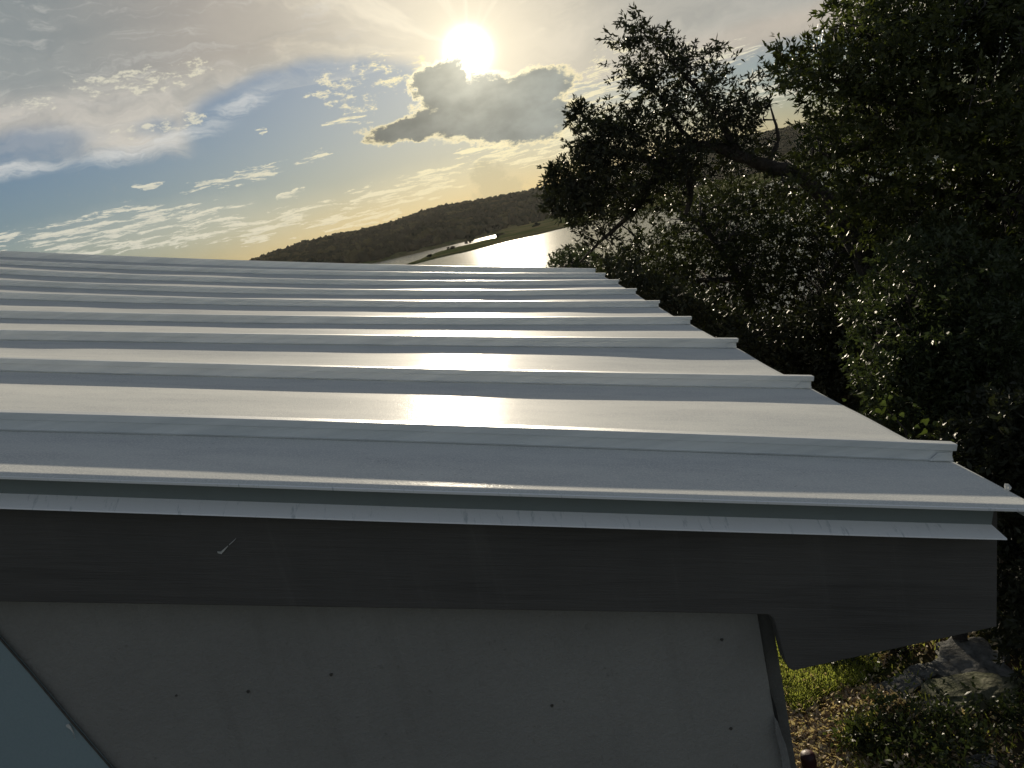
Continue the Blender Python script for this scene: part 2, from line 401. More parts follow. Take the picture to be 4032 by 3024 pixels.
M_nail = simple('dark_nail', (0.07, 0.068, 0.062), (0.11, 0.10, 0.09), 80.0, 0.6)
M_fleck = simple('white_paint_fleck', (0.5, 0.5, 0.48), (0.7, 0.7, 0.68), 60.0, 0.8)
M_red = simple('dark_red_paint', (0.028, 0.009, 0.011), (0.055, 0.014, 0.017), 25.0, 0.55)
M_peel = simple('peeling_film', (0.20, 0.20, 0.20), (0.27, 0.27, 0.265), 40.0, 0.5)

def leafmat(name, ca, cb, trans, tw=0.3, rough=0.42, spec=0.28):
    def b(t):
        r = t.node('ShaderNodeNewGeometry', out=8)
        c = t.mix(r, (*ca, 1), (*cb, 1))
        p = P(t, Base_Color=c, Roughness=rough, Specular_IOR_Level=spec)
        tr = t.node('ShaderNodeBsdfTranslucent', {0: t.mix(r, (*trans, 1), (trans[0] * 0.6, trans[1] * 0.7, trans[2] * 0.7, 1))})
        out(t, t.node('ShaderNodeMixShader', {0: tw, 1: p, 2: tr}))
    return mat(name, b)
M_leafA = leafmat('oak_leaf', (0.025, 0.028, 0.018), (0.048, 0.052, 0.028), (0.05, 0.06, 0.015), 0.16, 0.5)
M_leafB = leafmat('bright_oak_leaf', (0.026, 0.034, 0.014), (0.075, 0.085, 0.028), (0.12, 0.15, 0.025), 0.24, 0.5)
M_leafC = leafmat('juniper_leaf', (0.03, 0.042, 0.02), (0.06, 0.075, 0.034), (0.09, 0.12, 0.03), 0.22, 0.45)
M_leafE = leafmat('olive_oak_leaf', (0.022, 0.028, 0.013), (0.06, 0.068, 0.026), (0.075, 0.09, 0.02), 0.18, 0.55, 0.2)
M_leafD = leafmat('vine_leaf', (0.04, 0.055, 0.015), (0.10, 0.13, 0.03), (0.12, 0.16, 0.03), 0.3)
M_grass = leafmat('grass_blade', (0.17, 0.22, 0.06), (0.40, 0.38, 0.08), (0.62, 0.66, 0.12), 0.5, 0.55)
M_litter = leafmat('fallen_leaf', (0.26, 0.15, 0.09), (0.88, 0.74, 0.55), (0.75, 0.60, 0.25), 0.35, 0.4)
def b_wood(t):
    co = t.node('ShaderNodeTexCoord', out=3)
    r = t.node('ShaderNodeNewGeometry', out=8)
    c = t.mix(r, (0.014, 0.019, 0.012, 1), (0.032, 0.040, 0.024, 1))
    c = t.mix(t.ss(t.noise(co, 0.012, 4, 0.6), 0.5, 0.62), c, (0.075, 0.07, 0.035, 1))
    out(t, t.node('ShaderNodeBsdfDiffuse', {'Color': c, 'Roughness': 0.6}))
M_wood = mat('far_wood_canopy', b_wood)

# ------------------------------------------------------------------ terrain and lake
LAKE = -16.0
def vnoise(x, y, seed=0, scale=1.0, oct=4):
    """cheap value noise"""
    x = np.asarray(x, float) / scale; y = np.asarray(y, float) / scale
    tot = np.zeros(np.broadcast(x, y).shape); amp, s = 1.0, 0.0
    for o in range(oct):
        xi, yi = np.floor(x), np.floor(y); fx, fy = x - xi, y - yi
        fx, fy = fx * fx * (3 - 2 * fx), fy * fy * (3 - 2 * fy)
        h = lambda a, b: np.modf(np.abs(np.sin(a * 127.1 + b * 311.7 + seed * 17.3 + o * 7.7) * 43758.5453))[0]
        tot = tot + amp * ((h(xi, yi) * (1 - fx) + h(xi + 1, yi) * fx) * (1 - fy) + (h(xi, yi + 1) * (1 - fx) + h(xi + 1, yi + 1) * fx) * fy)
        s += amp; amp *= 0.5; x, y = x * 2.03, y * 2.03
    return tot / s

def px_azr(pts, z=LAKE):
    a = []
    for p in pts:
        r = ray(*p); t = z / r[2]
        a.append((degrees(atan2(r[0], r[1])), t * sqrt(r[0] ** 2 + r[1] ** 2)))
    return np.array(a)
# shorelines read off the photograph, as azimuth -> distance on the water plane
near_shore = px_azr([(404, 266.9), (414, 264.3), (440, 257.5), (470, 251), (500, 243.5), (539, 234.5), (560, 229), (580, 224.5), (620, 216)])       # main lake meets the spit
back_shore = px_azr([(404, 266.5), (414, 262.6), (424, 258.6), (440, 252), (470, 245), (485, 240.5), (500, 237.5)])                  # spit meets the back channel
chan_shore = px_azr([(370, 264.0), (400, 256.8), (440, 247.6), (469, 240.6), (485, 236.8), (500, 233.6)])  # back channel meets the hills
sky_px = np.array([(20, 322), (110, 298), (190, 276), (256, 257), (275, 250), (300, 241), (330, 233.5), (365, 227), (395, 219), (420, 209.5), (445, 203), (480, 198), (520, 190), (555, 182), (590, 172), (640, 158), (700, 143), (760, 131), (900, 100)], float)
sky_ae = np.array([(degrees(atan2(r[0], r[1])), degrees(asin(r[2]))) for r in ray(sky_px[:, 0], sky_px[:, 1])])
RH = 2900.0
def hill_top(a):
    return np.interp(a, sky_ae[:, 0], np.tan(np.radians(sky_ae[:, 1]))) * RH - 23.0

az_g = np.concatenate([np.arange(-180, -40, 5.0), np.arange(-40, -36, 1.0), np.arange(-36, 50, 0.25), np.arange(50, 180, 5.0)])
r_g = np.concatenate([[0.0], np.geomspace(1.0, 12, 26), np.geomspace(13, 500, 60), np.linspace(508, 1300, 90), np.linspace(1315, 3100, 110), np.geomspace(3200, 14000, 24)])
def land_z(azd, r):
    azd = np.asarray(azd, float); r = np.asarray(r, float)
    x = r * np.sin(np.radians(azd)); y = r * np.cos(np.radians(azd))
    # home hillside: level beside the house, falling away to the lake in front
    yy = np.clip(y - 5, 0, None)
    z = -3.2 - 0.18 * np.clip(yy, 0, 3) - 0.34 * np.clip(yy - 3, 0, None)
    z = z - 0.10 * np.clip(x - 0.5, 0, 8) * (r < 200) + (vnoise(x, y, 1, 0.9, 3) - 0.5) * 0.16
    z = np.where(y < 5, np.maximum(z, -4.4), z)
    z = np.maximum(z, LAKE - 7)
    far = r > 450
    ns = np.interp(azd, near_shore[:, 0], near_shore[:, 1], left=1e9)
    bs = np.interp(azd, back_shore[:, 0], back_shore[:, 1], left=-1)
    cs = np.interp(azd, chan_shore[:, 0], chan_shore[:, 1])
    open_az = azd > back_shore[-1, 0]
    jit = (vnoise(x, y, 3, 40, 3) - 0.5) * 14
    spit = (r + jit > ns) & ((r - jit < bs) | open_az)
    spz = LAKE + 0.5 + 1.4 * vnoise(x, y, 5, 40, 3) + np.where(open_az, np.clip((r - ns) / 900, 0, 1) * 6, 0)
    hz = np.clip((r - cs) / np.maximum(RH - cs, 200), 0, 1) ** 0.85
    hill = LAKE + 1.5 + (hill_top(azd) - LAKE) * hz + (vnoise(x, y, 9, 200, 4) - 0.5) * 30 * np.clip(hz * 2, 0, 1) * (1 - hz * .8)
    hill = np.where(r > RH, LAKE + (hill_top(azd) - LAKE) - (r - RH) * 0.01, hill)
    z = np.where(far & spit, spz, z)
    z = np.where(far & (r > cs), hill, z)
    back = np.abs(azd) > 60     # behind the camera: plain rolling land
    z = np.where(back, -3.2 + (vnoise(x, y, 2, 30, 3) - 0.5) * np.clip(r / 40, 0, 4), z)
    return z
A, Rg = np.meshgrid(az_g, r_g)
Zt = land_z(A, Rg)
V = np.stack([Rg * np.sin(np.radians(A)), Rg * np.cos(np.radians(A)), Zt], -1)
na, nr = len(az_g), len(r_g)
i = np.arange(nr - 1)[:, None]; j = np.arange(na)[None, :]; j2 = (j + 1) % na
Q = np.stack([i * na + j, i * na + j2, (i + 1) * na + j2, (i + 1) * na + j], -1).reshape(-1, 4)
def b_ground(t):
    co = t.node('ShaderNodeTexCoord', out=3)
    z = t.node('ShaderNodeSeparateXYZ', {0: t.node('ShaderNodeNewGeometry', out=0)}, out=None).outputs[2]
    n1 = t.noise(co, 3.0, 6, 0.65); n2 = t.noise(co, 0.9, 4, 0.6); n3 = t.noise(co, 40.0, 4, 0.7)
    soil = t.mix(n3, (0.035, 0.028, 0.02, 1), (0.12, 0.09, 0.06, 1))
    moss = t.mix(n3, (0.03, 0.04, 0.015, 1), (0.09, 0.10, 0.03, 1))
    near_c = t.mix(t.ss(n2, 0.45, 0.58), soil, moss)
    f1 = t.noise(co, 0.012, 6, 0.6); f2 = t.noise(co, 0.05, 4, 0.6)
    far_c = t.mix(t.ss(f1, 0.4, 0.6), (0.09, 0.11, 0.04, 1), (0.19, 0.165, 0.08, 1))
    far_c = t.mix(t.ss(f2, 0.55, 0.7), far_c, (0.05, 0.06, 0.03, 1))
    far = t.ss(z, -22.0, -26.0)
    high = t.ss(t.node('ShaderNodeCameraData', out=2), 1e9, 2e9) if False else None
    r = t.v('LENGTH', t.node('ShaderNodeNewGeometry', out=0), out=1)
    c = t.mix(t.ss(r, 120.0, 400.0), near_c, far_c)
    out(t, t.node('ShaderNodeBsdfDiffuse', {'Color': c, 'Roughness': 0.5, 'Normal': bump(t, n3, t.ss(r, 60.0, 20.0, 0.0, 0.6), 0.02)}))
M_ground = mat('ground_soil', b_ground)
g = mesh_np('ground', V.reshape(-1, 3), Q, M_ground, smooth=True); tag(g, kind='structure')

def b_water(t):
    co = t.node('ShaderNodeTexCoord', out=3)
    a = t.noise(t.v('MULTIPLY', co, (0.35, 0.5, 1)), 1.0, 4, 0.6)
    b = t.noise(t.v('MULTIPLY', co, (0.04, 0.08, 1)), 1.0, 4, 0.6)
    n = bump(t, t.m('ADD', a, t.m('MULTIPLY', b, 2.5)), 0.8, 0.12)
    out(t, P(t, Base_Color=(0.03, 0.04, 0.04, 1), Roughness=0.13, IOR=1.33, Normal=n))
M_water = mat('lake_water', b_water)
wr = np.geomspace(30, 14000, 60); wa = np.arange(-60, 60.1, 4)
A2, R2 = np.meshgrid(wa, wr)
V = np.stack([R2 * np.sin(np.radians(A2)), R2 * np.cos(np.radians(A2)), np.full(A2.shape, LAKE)], -1)
na = len(wa); i = np.arange(len(wr) - 1)[:, None]; j = np.arange(na - 1)[None, :]
Q = np.stack([i * na + j, i * na + j + 1, (i + 1) * na + j + 1, (i + 1) * na + j], -1).reshape(-1, 4)
w = mesh_np('water', V.reshape(-1, 3), Q[:, ::-1], M_water); tag(w, kind='structure')

# far wood: bumpy crowns over the hills
def ico():
    p = (1 + 5 ** .5) / 2
    v = np.array([(-1, p, 0), (1, p, 0), (-1, -p, 0), (1, -p, 0), (0, -1, p), (0, 1, p), (0, -1, -p), (0, 1, -p), (p, 0, -1), (p, 0, 1), (-p, 0, -1), (-p, 0, 1)], float)
    v /= np.linalg.norm(v[0])
    f = np.array([(0, 11, 5), (0, 5, 1), (0, 1, 7), (0, 7, 10), (0, 10, 11), (1, 5, 9), (5, 11, 4), (11, 10, 2), (10, 7, 6), (7, 1, 8), (3, 9, 4), (3, 4, 2), (3, 2, 6), (3, 6, 8), (3, 8, 9), (4, 9, 5), (2, 4, 11), (6, 2, 10), (8, 6, 7), (9, 8, 1)])
    return v, f
IV, IF = ico()
def blobs(cent, rad, jitter=0.35):
    n = len(cent)
    v = IV[None] * (1 + jitter * (rng.random((n, 12, 1)) - 0.5) * 2) * rad[:, None, :]
    a = rng.random(n) * 2 * pi; c, s = np.cos(a)[:, None], np.sin(a)[:, None]
    x = v[..., 0] * c - v[..., 1] * s; y = v[..., 0] * s + v[..., 1] * c
    v = np.stack([x, y, v[..., 2]], -1) + cent[:, None]
    f = IF[None] + (np.arange(n) * 12)[:, None, None]
    return v.reshape(-1, 3), f.reshape(-1, 3)
N = 32000
a = rng.uniform(-38, 36, N); cs = np.interp(a, chan_shore[:, 0], chan_shore[:, 1])
u = rng.random(N) ** 0.75
r = cs + 25 + (RH + 120 - cs) * u
x, y = r * np.sin(np.radians(a)), r * np.cos(np.radians(a))
dens = vnoise(x, y, 21, 170, 3); hz = (r - cs) / (RH - cs)
keep = dens + 0.35 * hz > 0.44 - 0.1 * (rng.random(N))
x, y, a, r = x[keep], y[keep], a[keep], r[keep]; n = len(x)
rad = np.stack([rng.uniform(6, 15, n)] * 2 + [rng.uniform(4, 15, n)], -1)
cent = np.stack([x, y, land_z(a, r) + rad[:, 2] * 0.5], -1)
# finer, lower brush along the skyline
V, Fc = blobs(cent, rad)
wd = mesh_np('far_wood', V, Fc, M_wood); tag(wd, 'dark wooded hillside beyond the lake under the low sun', 'woodland', kind='stuff')

# single bushes standing on the spit of land
def far_bush(px, py, wpx, hpx, label):
    rr = ray(px, py); t = (LAKE + 1.0) / rr[2]; p = rr * t; d = np.linalg.norm(p)
    R = wpx / F * d / 2; H = hpx / F * d / 2
    e = thing('bush', label, 'bush', 'bushes on the spit of land', tuple(p))
    n = 26
    c = rng.normal(0, 0.38, (n, 3)) * np.array([R, R, H]) + np.array([0, 0, H * 0.9])
    rd = np.ones((n, 3)) * np.array([R, R, H]) * rng.uniform(.3, .55, (n, 1))
    V, Fc = blobs(c, rd); mesh_np('crown', V, Fc, M_wood, e)
    V, q = tube_np([(np.array([[0, 0, -1], [0.3, 0, H]]), [H * .12, H * .06])]); mesh_np('trunk', V, q, M_bark, e)
far_bush(470.5, 242, 9, 9, 'tall dark bush standing highest on the spit between the two waters')
far_bush(430, 257.5, 5, 3.5, 'small low bush on the thin left end of the spit')
far_bush(452, 249.5, 7, 3, 'wide low bush at the middle of the spit')
far_bush(500, 237, 12, 4, 'long flat bush where the spit joins the far shore')
far_bush(536, 228.5, 9, 5, 'rounded bush close to the oak on the lake shore')

# ------------------------------------------------------------------ house
house = thing('house', 'house with pale ribbed metal roof, dark rake board and grey gable wall', 'house', loc=(0.0, 2.4, -3.2))
D = 0.406; Y1 = 0.845; H_R = 0.0220
YS = np.array([0.6990] + [Y1 + D * i for i in range(9)])          # near rake edge, 8 seams, far rake edge
SL = -tan(radians(14.0))
NRM = np.array([sin(radians(14)), 0, cos(radians(14))])
# edge of each seam top read off the photograph: left, middle, right
seam_px = [
    [(0, 475.5), (426, 489.8), (1046, 509.0)],
    [(0, 411.9), (432, 424.5), (955.7, 444.0)],
    [(0, 358.1), (432, 368.9), (813.8, 376.2)],
    [(0, 330.0), (432, 336.0), (735.6, 338.4)],
    [(0, 310.3), (432, 316.8), (687.7, 316.5)],
    [(0, 292.2), (432, 301.0), (654.8, 300.6)],
    [(0, 279.7), (432, 290.0), (631.5, 288.5)],
    [(0, 268.9), (432, 280.5), (613.4, 279.5)],
    [(0, 259.8), (432, 272.3), (600.5, 272.9)],
    [(0, 250.9), (432, 265.6), (590.0, 268.4)]]
XE = 0.462                                                             # eave edge
curves = []
for q, (y, pp) in enumerate(zip(YS, seam_px)):
    P3 = np.array([at_y(px, py, y) for px, py in pp])
    z = P3[:, 2] - (H_R / cos(radians(14)) if 0 < q < 9 else (0.031 if q == 9 else 0))
    c = np.polyfit(P3[:, 0], z, 2)
    curves.append((c, P3[0, 0], P3[-1, 0]))
XR = -4.6                                                              # ridge
def zc(q, x):
    c, x0, x1 = curves[q]
    xx = np.clip(x, x0, x1 + 0.1)
    d = 2 * c[0] * x0 + c[1]
    return np.polyval(c, xx) + np.where(x < x0, (x - x0) * d, 0)
def roof_z(x, y):
    x, y = np.broadcast_arrays(np.asarray(x, float), np.asarray(y, float))
    zs = np.stack([zc(q, x) for q in range(10)])
    i = np.clip(np.searchsorted(YS, y, side='right') - 1, 0, 8)
    f = (y - YS[i]) / (YS[i + 1] - YS[i])
    a = np.take_along_axis(zs, i[None], 0)[0]; b = np.take_along_axis(zs, i[None] + 1, 0)[0]
    oil = (vnoise(x * 1.0, y * 2.2, 31, 0.33, 2) - 0.5) * 0.0085 * np.sin(pi * np.clip(f, 0, 1)) * np.where(i == 0, 0.15, 1.0)
    return a + (b - a) * f + oil - 0.0022 * np.sin(pi * np.clip(f, 0, 1)) * (i > 0)
xs = np.concatenate([np.linspace(XR, -2.6, 14), np.linspace(-2.5, XE - 0.02, 110), [XE - 0.008, XE]])
roof_parent = bpy.data.objects.new('roof', None); link(roof_parent); roof_parent.parent = house
def child(name, verts, faces, m, parent, smooth=False):
    return mesh_np(name, np.asarray(verts) - np.array(house.location), faces, m, parent, smooth)
def grid(nu, nv, off=0):
    i = np.arange(nu - 1)[:, None]; j = np.arange(nv - 1)[None, :]
    return np.stack([i * nv + j, (i + 1) * nv + j, (i + 1) * nv + j + 1, i * nv + j + 1], -1).reshape(-1, 4) + off
# pans: one sheet per bay with a real thickness and a turned-down eave lip
for q in range(9):
    ya, yb = YS[q], YS[q + 1]
    ys = np.linspace(ya, yb, 13)
    Xg, Yg = np.meshgrid(xs, ys, indexing='ij')
    Zg = roof_z(Xg, Yg)
    if q == 0:   # bent-down hem along the rake
        pass
    top = np.stack([Xg, Yg, Zg], -1)
    t = 0.0016
    low = top - NRM * t
    lip = top[-1] + np.array([0.001, 0, -0.012]); lip2 = lip + np.array([-0.012, 0, 0.002])
    nu, nv = Xg.shape
    Vv = np.vstack([top.reshape(-1, 3), low.reshape(-1, 3), lip, lip2]); n0 = nu * nv
    fs = [grid(nu, nv)[:, ::-1], grid(nu, nv, n0)]
    L = (nu - 1) * nv + np.arange(nv); Lb = 2 * n0 + np.arange(nv); Lc = Lb + nv
    fs.append(np.stack([L[:-1], L[1:], Lb[1:], Lb[:-1]], -1)); fs.append(np.stack([Lb[:-1], Lb[1:], Lc[1:], Lc[:-1]], -1))
    e0 = np.arange(nu) * nv
    fs.append(np.stack([e0[:-1], e0[1:], e0[1:] + n0, e0[:-1] + n0], -1))
    child('roof_panel', Vv, np.vstack(fs), M_roof, roof_parent, True)
# seams: profile in (y, height), y negative is towards the camera
def sweep(prof, q, x_arr, closed=True):
    prof = np.array(prof)
    base = np.stack([x_arr, np.full_like(x_arr, YS[q]), zc(q, x_arr)], -1)
    wob = (vnoise(x_arr, x_arr * 0 + q, 5, 0.35, 2) - 0.5) * 0.0022
    base[:, 1] += wob
    Vv = base[:, None] + prof[None, :, 0:1] * np.array([0, 1, 0]) + prof[None, :, 1:2] * NRM
    n, m = len(x_arr), len(prof)
    i = np.arange(n - 1)[:, None]; j = np.arange(m if closed else m - 1)[None, :]; j2 = (j + 1) % m
    Qs = np.stack([i * m + j, (i + 1) * m + j, (i + 1) * m + j2, i * m + j2], -1).reshape(-1, 4)
    return Vv.reshape(-1, 3), Qs, n, m
for q in range(1, 9):
    xe = curves[q][2] if q < 9 else XE
    x_arr = np.concatenate([np.linspace(XR, -2.6, 10), np.linspace(-2.5, XE - 0.004, 70)])
    web = [(0.0, 0.0005), (-0.0016, 0.0026), (0.0, 0.0030), (0.0, 0.0150), (0.010, 0.0150), (0.012, 0.0), ]
    Vv, Qs, n, m = sweep(web, q, x_arr)
    w_ = child('roof_seam', Vv, [list(map(int, f)) for f in Qs] + [list(range(m)), [(n - 1) * m + i for i in range(m)][::-1]], M_seam, roof_parent)
    cap = [(0.001, 0.0130), (-0.0020, 0.0142), (-0.0022, 0.0212), (-0.0012, 0.0220), (0.0110, 0.0220), (0.0125, 0.0208), (0.0125, 0.0142), (0.010, 0.0130)]
    x2 = x_arr.copy(); x2[-1] += 0.003
    Vv, Qs, n, m = sweep(cap, q, x2)
    c_ = child('seam_cap', Vv, [list(map(int, f)) for f in Qs] + [list(range(m)), [(n - 1) * m + i for i in range(m)][::-1]], M_seam, w_)
    # folded end tab: an open triangular notch and a tilted flap
    zE = zc(q, XE - 0.003)
    o = np.array([XE - 0.004, YS[q] - 0.0012, zE])
    tri = [o + np.array([-0.026, -0.0012, 0.0085]), o + np.array([-0.015, -0.0030, 0.0165]), o + np.array([-0.001, -0.0026, 0.0135]), o + np.array([0.001, -0.0022, 0.0030])]
    tb = child('seam_tab', tri + [p + np.array([0, 0.0012, 0]) for p in tri], [[0, 1, 2, 3], [7, 6, 5, 4], [0, 4, 5, 1], [1, 5, 6, 2], [2, 6, 7, 3], [3, 7, 4, 0]], M_seam, w_)
# far rake edge trim
Vv, Qs, n, m = sweep([(-0.002, 0.0), (-0.002, 0.030), (0.004, 0.031), (0.03, 0.028), (0.03, -0.09), (0.028, -0.09), (0.028, 0.0)], 9, xs)
child('rake_trim', Vv, [list(map(int, f)) for f in Qs] + [list(range(m)), [(n - 1) * m + i for i in range(m)][::-1]], M_seam, roof_parent)
# near rake: rolled hem under the pan edge, recessed drip face, kicked-out flange
def near_profile(prof, x_arr, zoff=0.0):
    Vv, Qs, n, m = sweep(prof, 0, x_arr)
    return Vv, [list(map(int, f)) for f in Qs] + [list(range(m)), [(n - 1) * m + i for i in range(m)][::-1]]
hem = [(0.0002, -0.0002), (-0.0009, -0.0008), (-0.0010, -0.0030), (-0.0002, -0.0036), (0.0245, -0.0036), (0.0245, -0.0020), (0.001, -0.0020)]
child('rake_hem', *near_profile(hem, xs), M_trim, roof_parent)
XT = XE - 0.031
xt = np.concatenate([np.linspace(XR, -2.6, 10), np.linspace(-2.5, XT, 70)])
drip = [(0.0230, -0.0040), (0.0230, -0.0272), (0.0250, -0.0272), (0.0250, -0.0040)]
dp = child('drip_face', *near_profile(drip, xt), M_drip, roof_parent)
# the kick widens slightly and its lower corner runs past the face
prof = [(0.0228, -0.0262), (0.0090, -0.0352), (0.0085, -0.0366), (0.0098, -0.0370), (0.0250, -0.0285)]
Vv, fl = near_profile(prof, xt)
kick = child('drip_flange', Vv, fl, M_trim, roof_parent)
me = kick.data
m = len(prof); n = len(xt)
for jj in (1, 2, 3):
    me.vertices[(n - 1) * m + jj].co.x += 0.008; me.vertices[(n - 1) * m + jj].co.z -= 0.002
for ob in [o for o in list(S.objects) if o.name.startswith(('roof_seam', 'seam_cap', 'rake', 'drip', 'seam_tab'))]:
    fix_normals(ob)
# ridge cap and the other slope
zr = roof_z(XR, YS[1:]); zr0 = float(np.mean(zr))
child('roof_panel', [(XR, YS[0], zc(0, np.array(XR)) + 0), (XR, YS[-1], zc(9, np.array(XR)) + 0), (XR - 5, YS[-1], zr0 - 1.25), (XR - 5, YS[0], zr0 - 1.25)], [[0, 1, 2, 3]], M_roof, roof_parent)

# rake board with the level-cut return at its tail
yf = 0.7255
out_px = [(1001, 542), (997, 627), (900, 648), (800, 669.5), (793.5, 670.8), (789.5, 669), (786, 663), (781, 645), (776, 626), (773, 618), (768, 614.8), (700, 613.2), (400, 608.5), (0, 601.8)]
pts = [at_y(*p, yf) for p in out_px]
pts[0][2] = roof_z(pts[0][0], 0.73) - 0.012
xl = XR
dl = (pts[-1][2] - pts[-2][2]) / (pts[-1][0] - pts[-2][0])
pts.append(pts[-1] + np.array([xl - pts[-1][0], 0, dl * (xl - pts[-1][0])]))
# top edge follows the roof underside
for xx in np.linspace(xl, pts[0][0], 24)[:-1]:
    pts.append(np.array([xx, yf, float(roof_z(xx, 0.73)) - 0.012]))
fb = extrude_poly('rake_board', pts, (0, 0.019, 0), M_fascia, house); bevel(fb, 0.0012)

# gable wall, corner strip, side wall, back walls
yw = 0.758
GZ = -3.35
wc = at_y(757, 613, yw)
XW = float(wc[0])
top = []
for xx in np.linspace(XR, XW, 14): top.append((xx, yw, float(roof_z(xx, 0.76)) - 0.05))
pts = [(XR, yw, GZ)] + top + [(XW, yw, GZ)]
gw = extrude_poly('gable_wall', [np.array(p) for p in pts], (0, 0.012, 0), M_wall, house)
# corner board: slim strip beside the wall sheet, slightly recessed
c0, c1 = at_y(775.5, 637, yw + 0.006), at_y(757, 613, yw)
XC = float(at_y(788, 700, yw + 0.006)[0])
extrude_poly('corner_board', [np.array(p) for p in [(XW + .0006, yw + .006, GZ), (XW + .0006, yw + .006, float(wc[2]) + .06), (XW + 0.0165, yw + .006, float(wc[2]) + .06), (XW + 0.0165, yw + .006, GZ)]], (0, 0.05, 0), M_corner, house)
extrude_poly('side_wall', [np.array(p) for p in [(XW + .002, yw + .06, GZ), (XW + .002, yw + .06, float(wc[2]) + .03), (XW + .002, YS[-1] - .05, float(wc[2]) + .03), (XW + .002, YS[-1] - .05, GZ)]], (-0.02, 0, 0), M_wall, house)
extrude_poly('back_wall', [np.array((p[0], YS[-1] - .05, p[2] if k_ == 0 or k_ == len(pts) - 1 else p[2] - .1)) for k_, p in enumerate(pts)], (0, 0.02, 0), M_wall, house)
extrude_poly('ridge_wall', [np.array(p) for p in [(XR, yw + .02, GZ), (XR, yw + .02, zr0 - .2), (XR, YS[-1] - .06, zr0 - .2), (XR, YS[-1] - .06, GZ)]], (0.02, 0, 0), M_wall, house)
# sub-fascia board along the eave
extrude_poly('eave_board', [np.array(p) for p in [(XT - 0.03, 0.745, roof_z(XT, 1.0) - 0.012), (XT - 0.03, YS[-1] - .02, roof_z(XT, 3.9) - 0.014), (XT - 0.03, YS[-1] - .02, roof_z(XT, 3.9) - 0.075), (XT - 0.03, 0.745, roof_z(XT, 1.0) - 0.075)]], (0.018, 0, 0), M_fascia, house)
# diagonal blue-grey sheet at the lower left of the gable
yp = yw - 0.005
dg = [at_y(*p, yp) for p in [(-60, 570), (0, 640), (30, 674), (72, 724), (110, 768), (200, 873)]]
dlast = dg[-1] - dg[-2]
dg.append(dg[-1] + dlast * ((-2.4 - dg[-1][2]) / dlast[2]))
dg.append(np.array([XR + 0.02, yp, -2.4])); dg.append(np.array([XR + 0.02, yp, float(roof_z(XR + 0.02, 0.76)) - 0.12]))
pn = extrude_poly('siding_panel', dg, (0, 0.004, 0), M_panel, house); tag(pn, 'blue-grey sheet with a slanting dark edge')
# dark joint along its edge
jl = [at_y(*p, yp - 0.0012) for p in [(-60, 570), (0, 640), (30, 674), (72, 724), (110, 768), (200, 873)]]
V, q_ = tube_np([(np.array(jl) + np.array([0.0006, 0.0006, 0]), [0.0011] * 6)], 6)
child('joint_seal', V, q_, M_nail, house)
# nail heads and paint flecks
def disk(c, r, th=0.001, n=10, squash=1.0):
    a = np.arange(n) * 2 * pi / n
    f = np.stack([c[0] + r * np.cos(a) * (1 + .25 * np.sin(3 * a)), np.full(n, c[1]), c[2] + r * squash * np.sin(a)], -1)
    v = np.vstack([f, f + np.array([0, th, 0])])
    return v, [list(range(n)), list(range(n, 2 * n))[::-1]] + [[i, (i + 1) % n, n + (i + 1) % n, n + i] for i in range(n)]
for px, py in [(331, 675), (248, 692), (722, 640), (731, 729), (176, 696), (552, 706)]:
    c = at_y(px, py, yw - 0.0012); v, f = disk(c, 0.0017 if px != 176 else .0012); child('nail_head', v, f, M_nail, house)
def fleck(pp, y, wd):
    v = []; 
    for px, py, w_ in pp:
        c = at_y(px, py, y); v += [c + np.array([0, 0, w_]), c - np.array([0, 0, w_]), c + np.array([0, .0008, w_]), c + np.array([0, .0008, -w_])]
    f = []
    for i in range(len(pp) - 1):
        a, b = 4 * i, 4 * i + 4
        f += [[a, a + 1, b + 1, b], [a, b, b + 2, a + 2], [a + 1, a + 3, b + 3, b + 1]]
    child('paint_fleck', v, f, M_fleck, house)
fleck([(217.5, 552.5, .0008), (221, 553, .0013), (224, 550, .0010), (228, 546, .0004)], yf - 0.0010, 1)
fleck([(229, 545, .0003), (233, 541.5, .0004), (236, 538.5, .0002)], yf - 0.0010, 1)
fleck([(66, 726, .001), (69.5, 727, .0036), (72, 730, .0042), (74, 734, .0012)], yp - 0.0022, 1)
fleck([(73, 735, .0008), (75, 739, .0006)], yp - 0.0022, 1)
# pale scrap of loosened film curling off the wall corner
cp = [(774, 716), (778, 722), (782, 735), (786, 745), (789.5, 760), (792, 775), (784, 775), (780, 750), (776, 735)]
pf = extrude_poly('loose_film', [at_y(px, py, yw - 0.004 - 0.0008 * i_) for i_, (px, py) in enumerate(cp)], (0, 0.0012, 0), M_peel, house)
cp = [(770, 690), (773, 705), (777, 725), (781, 742), (786, 760), (783, 745), (780, 728), (776, 708)]
extrude_poly('corner_gap_shade', [at_y(px, py, yw - 0.0015) for px, py in cp], (0, 0.001, 0), M_dark, house)  # thin dark sheet laid over the corner, standing in for the shaded gap
# scrap of metal curled at the eave lip of the nearest panel
sc = np.array([at_y(px, py, yy) for px, py, yy in [(1004, 486.5, .735), (1008, 487, .73), (1011, 490.5, .726), (1008, 492, .727), (1005, 491, .731)]])
extrude_poly('bent_lip', sc + np.array([0, 0, .001]), (0.001, 0, 0.0022), M_fleck, house)

# ------------------------------------------------------------------ trees
def pip(px, py, poly):
    poly = np.asarray(poly, float); ins = np.zeros(len(px), bool); j = len(poly) - 1
    for i in range(len(poly)):
        xi, yi = poly[i]; xj, yj = poly[j]
        c = ((yi > py) != (yj > py)) & (px < (xj - xi) * (py - yi) / (yj - yi + 1e-9) + xi)
        ins ^= c; j = i
    return ins
